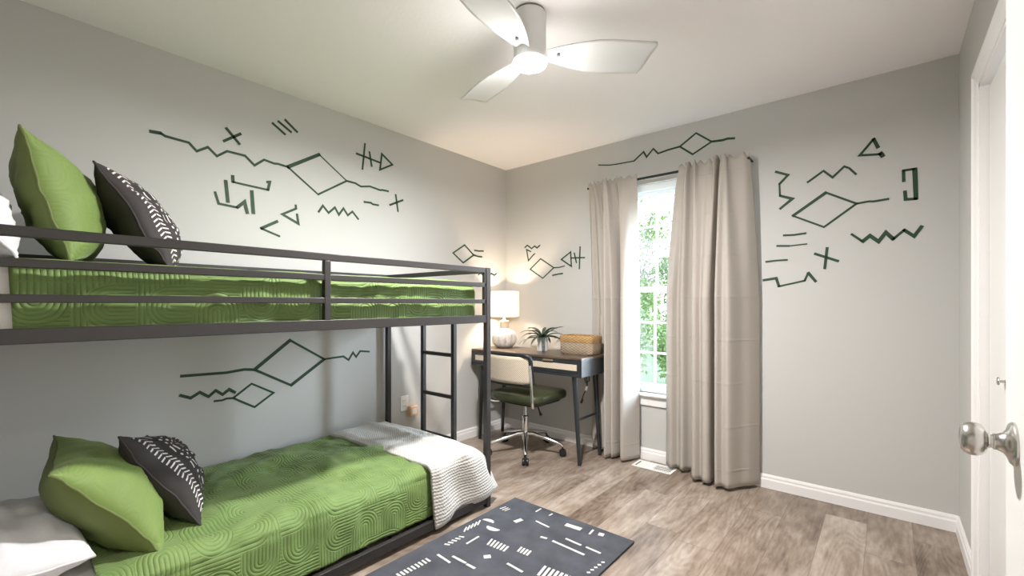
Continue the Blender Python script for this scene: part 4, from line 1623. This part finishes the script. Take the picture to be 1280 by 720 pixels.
def tree(x, y, h, spread, leaf, label, seed, clumps=9, count=260, size=0.06, low=0.35):
    rnd = random.Random(seed)
    root = thing('tree', (x, y, GZ), label, 'tree', 'trees outside the window')
    tr = MB()
    base = Vector((x, y, GZ))
    tops = []
    pts = [base]
    for i in range(1, 7):
        pts.append(base + Vector((rnd.uniform(-0.12, 0.12) * i * 0.5, rnd.uniform(-0.12, 0.12) * i * 0.5, h * 0.8 * i / 6)))
    tr.tube(pts, [0.11 * (1 - 0.13 * i) for i in range(7)], 8)
    m = MB()
    for k in range(clumps):
        st = pts[rnd.randint(1, 6)]
        a = rnd.uniform(0, 2 * PI)
        z = rnd.uniform(low, 1.0) * h
        rr = spread * rnd.uniform(0.3, 1.0)
        e = base + Vector((math.cos(a) * rr, math.sin(a) * rr, z))
        midp = (st + e) / 2 + Vector((rnd.uniform(-.15, .15), rnd.uniform(-.15, .15), 0.1))
        tr.tube([st, midp, e], [0.035, 0.022, 0.008], 6)
        for q in range(3):
            e2 = e + Vector((rnd.uniform(-.6, .6), rnd.uniform(-.6, .6), rnd.uniform(-.2, .6)))
            tr.tube([midp.lerp(e, 0.3 + 0.3 * q), e2], [0.012, 0.004], 5)
        leaf_cloud(m, e, (spread * 0.45, spread * 0.45, spread * 0.4), count, size, rnd)
    tr.build('trunk', MAT['bark'], root, smooth=True)
    m.build('foliage', MAT[leaf], root)


tree(-0.25, 6.6, 4.6, 1.1, 'leaf_b', 'sparse pale tree whose branches reach across the upper panes', 1, 14, 170, 0.045, 0.4)
tree(-2.9, 9.2, 4.0, 1.2, 'leaf_a', 'bright green leafy tree behind the middle of the window', 2, 22, 420, 0.06, 0.15)
tree(-5.4, 12.5, 6.5, 1.6, 'leaf_b', 'tall pale tree farther out in the yard', 3, 26, 300, 0.08, 0.15)
tree(1.7, 8.3, 4.2, 1.1, 'leaf_c', 'deeper green tree hidden mostly behind the wide curtain', 4, 14, 300, 0.06, 0.2)
tree(-3.6, 5.6, 4.2, 0.9, 'leaf_b', 'slender pale tree seen next to the desk curtain', 5, 12, 240, 0.05, 0.3)
tree(-2.4, 13.6, 6.0, 1.6, 'leaf_a', 'broad green tree at the far end of the yard', 6, 24, 320, 0.08, 0.12)


def shrub(x, y, r, h, leaf, label, seed):
    rnd = random.Random(seed)
    root = thing('shrub', (x, y, GZ), label, 'shrub', 'shrubs outside the window')
    st, m = MB(), MB()
    for k in range(9):
        a = rnd.uniform(0, 2 * PI)
        e = Vector((x + math.cos(a) * r * 0.6, y + math.sin(a) * r * 0.6, GZ + h * rnd.uniform(0.5, 0.95)))
        st.tube([(x, y, GZ), ((x + e.x) / 2, (y + e.y) / 2, GZ + h * 0.4), e], [0.02, 0.014, 0.005], 6)
        leaf_cloud(m, e, (r * 0.45, r * 0.45, h * 0.35), 210, 0.045, rnd)
    st.build('stems', MAT['bark'], root, smooth=True)
    m.build('foliage', MAT[leaf], root)


shrub(0.35, 4.0, 0.55, 1.4, 'leaf_a', 'light green shrub low in the window beside the wide curtain', 21)
shrub(-0.95, 4.3, 0.55, 1.35, 'leaf_b', 'pale shrub low in the window beside the desk curtain', 22)
shrub(-2.2, 6.9, 0.6, 1.6, 'leaf_c', 'darker shrub farther back in the yard', 23)
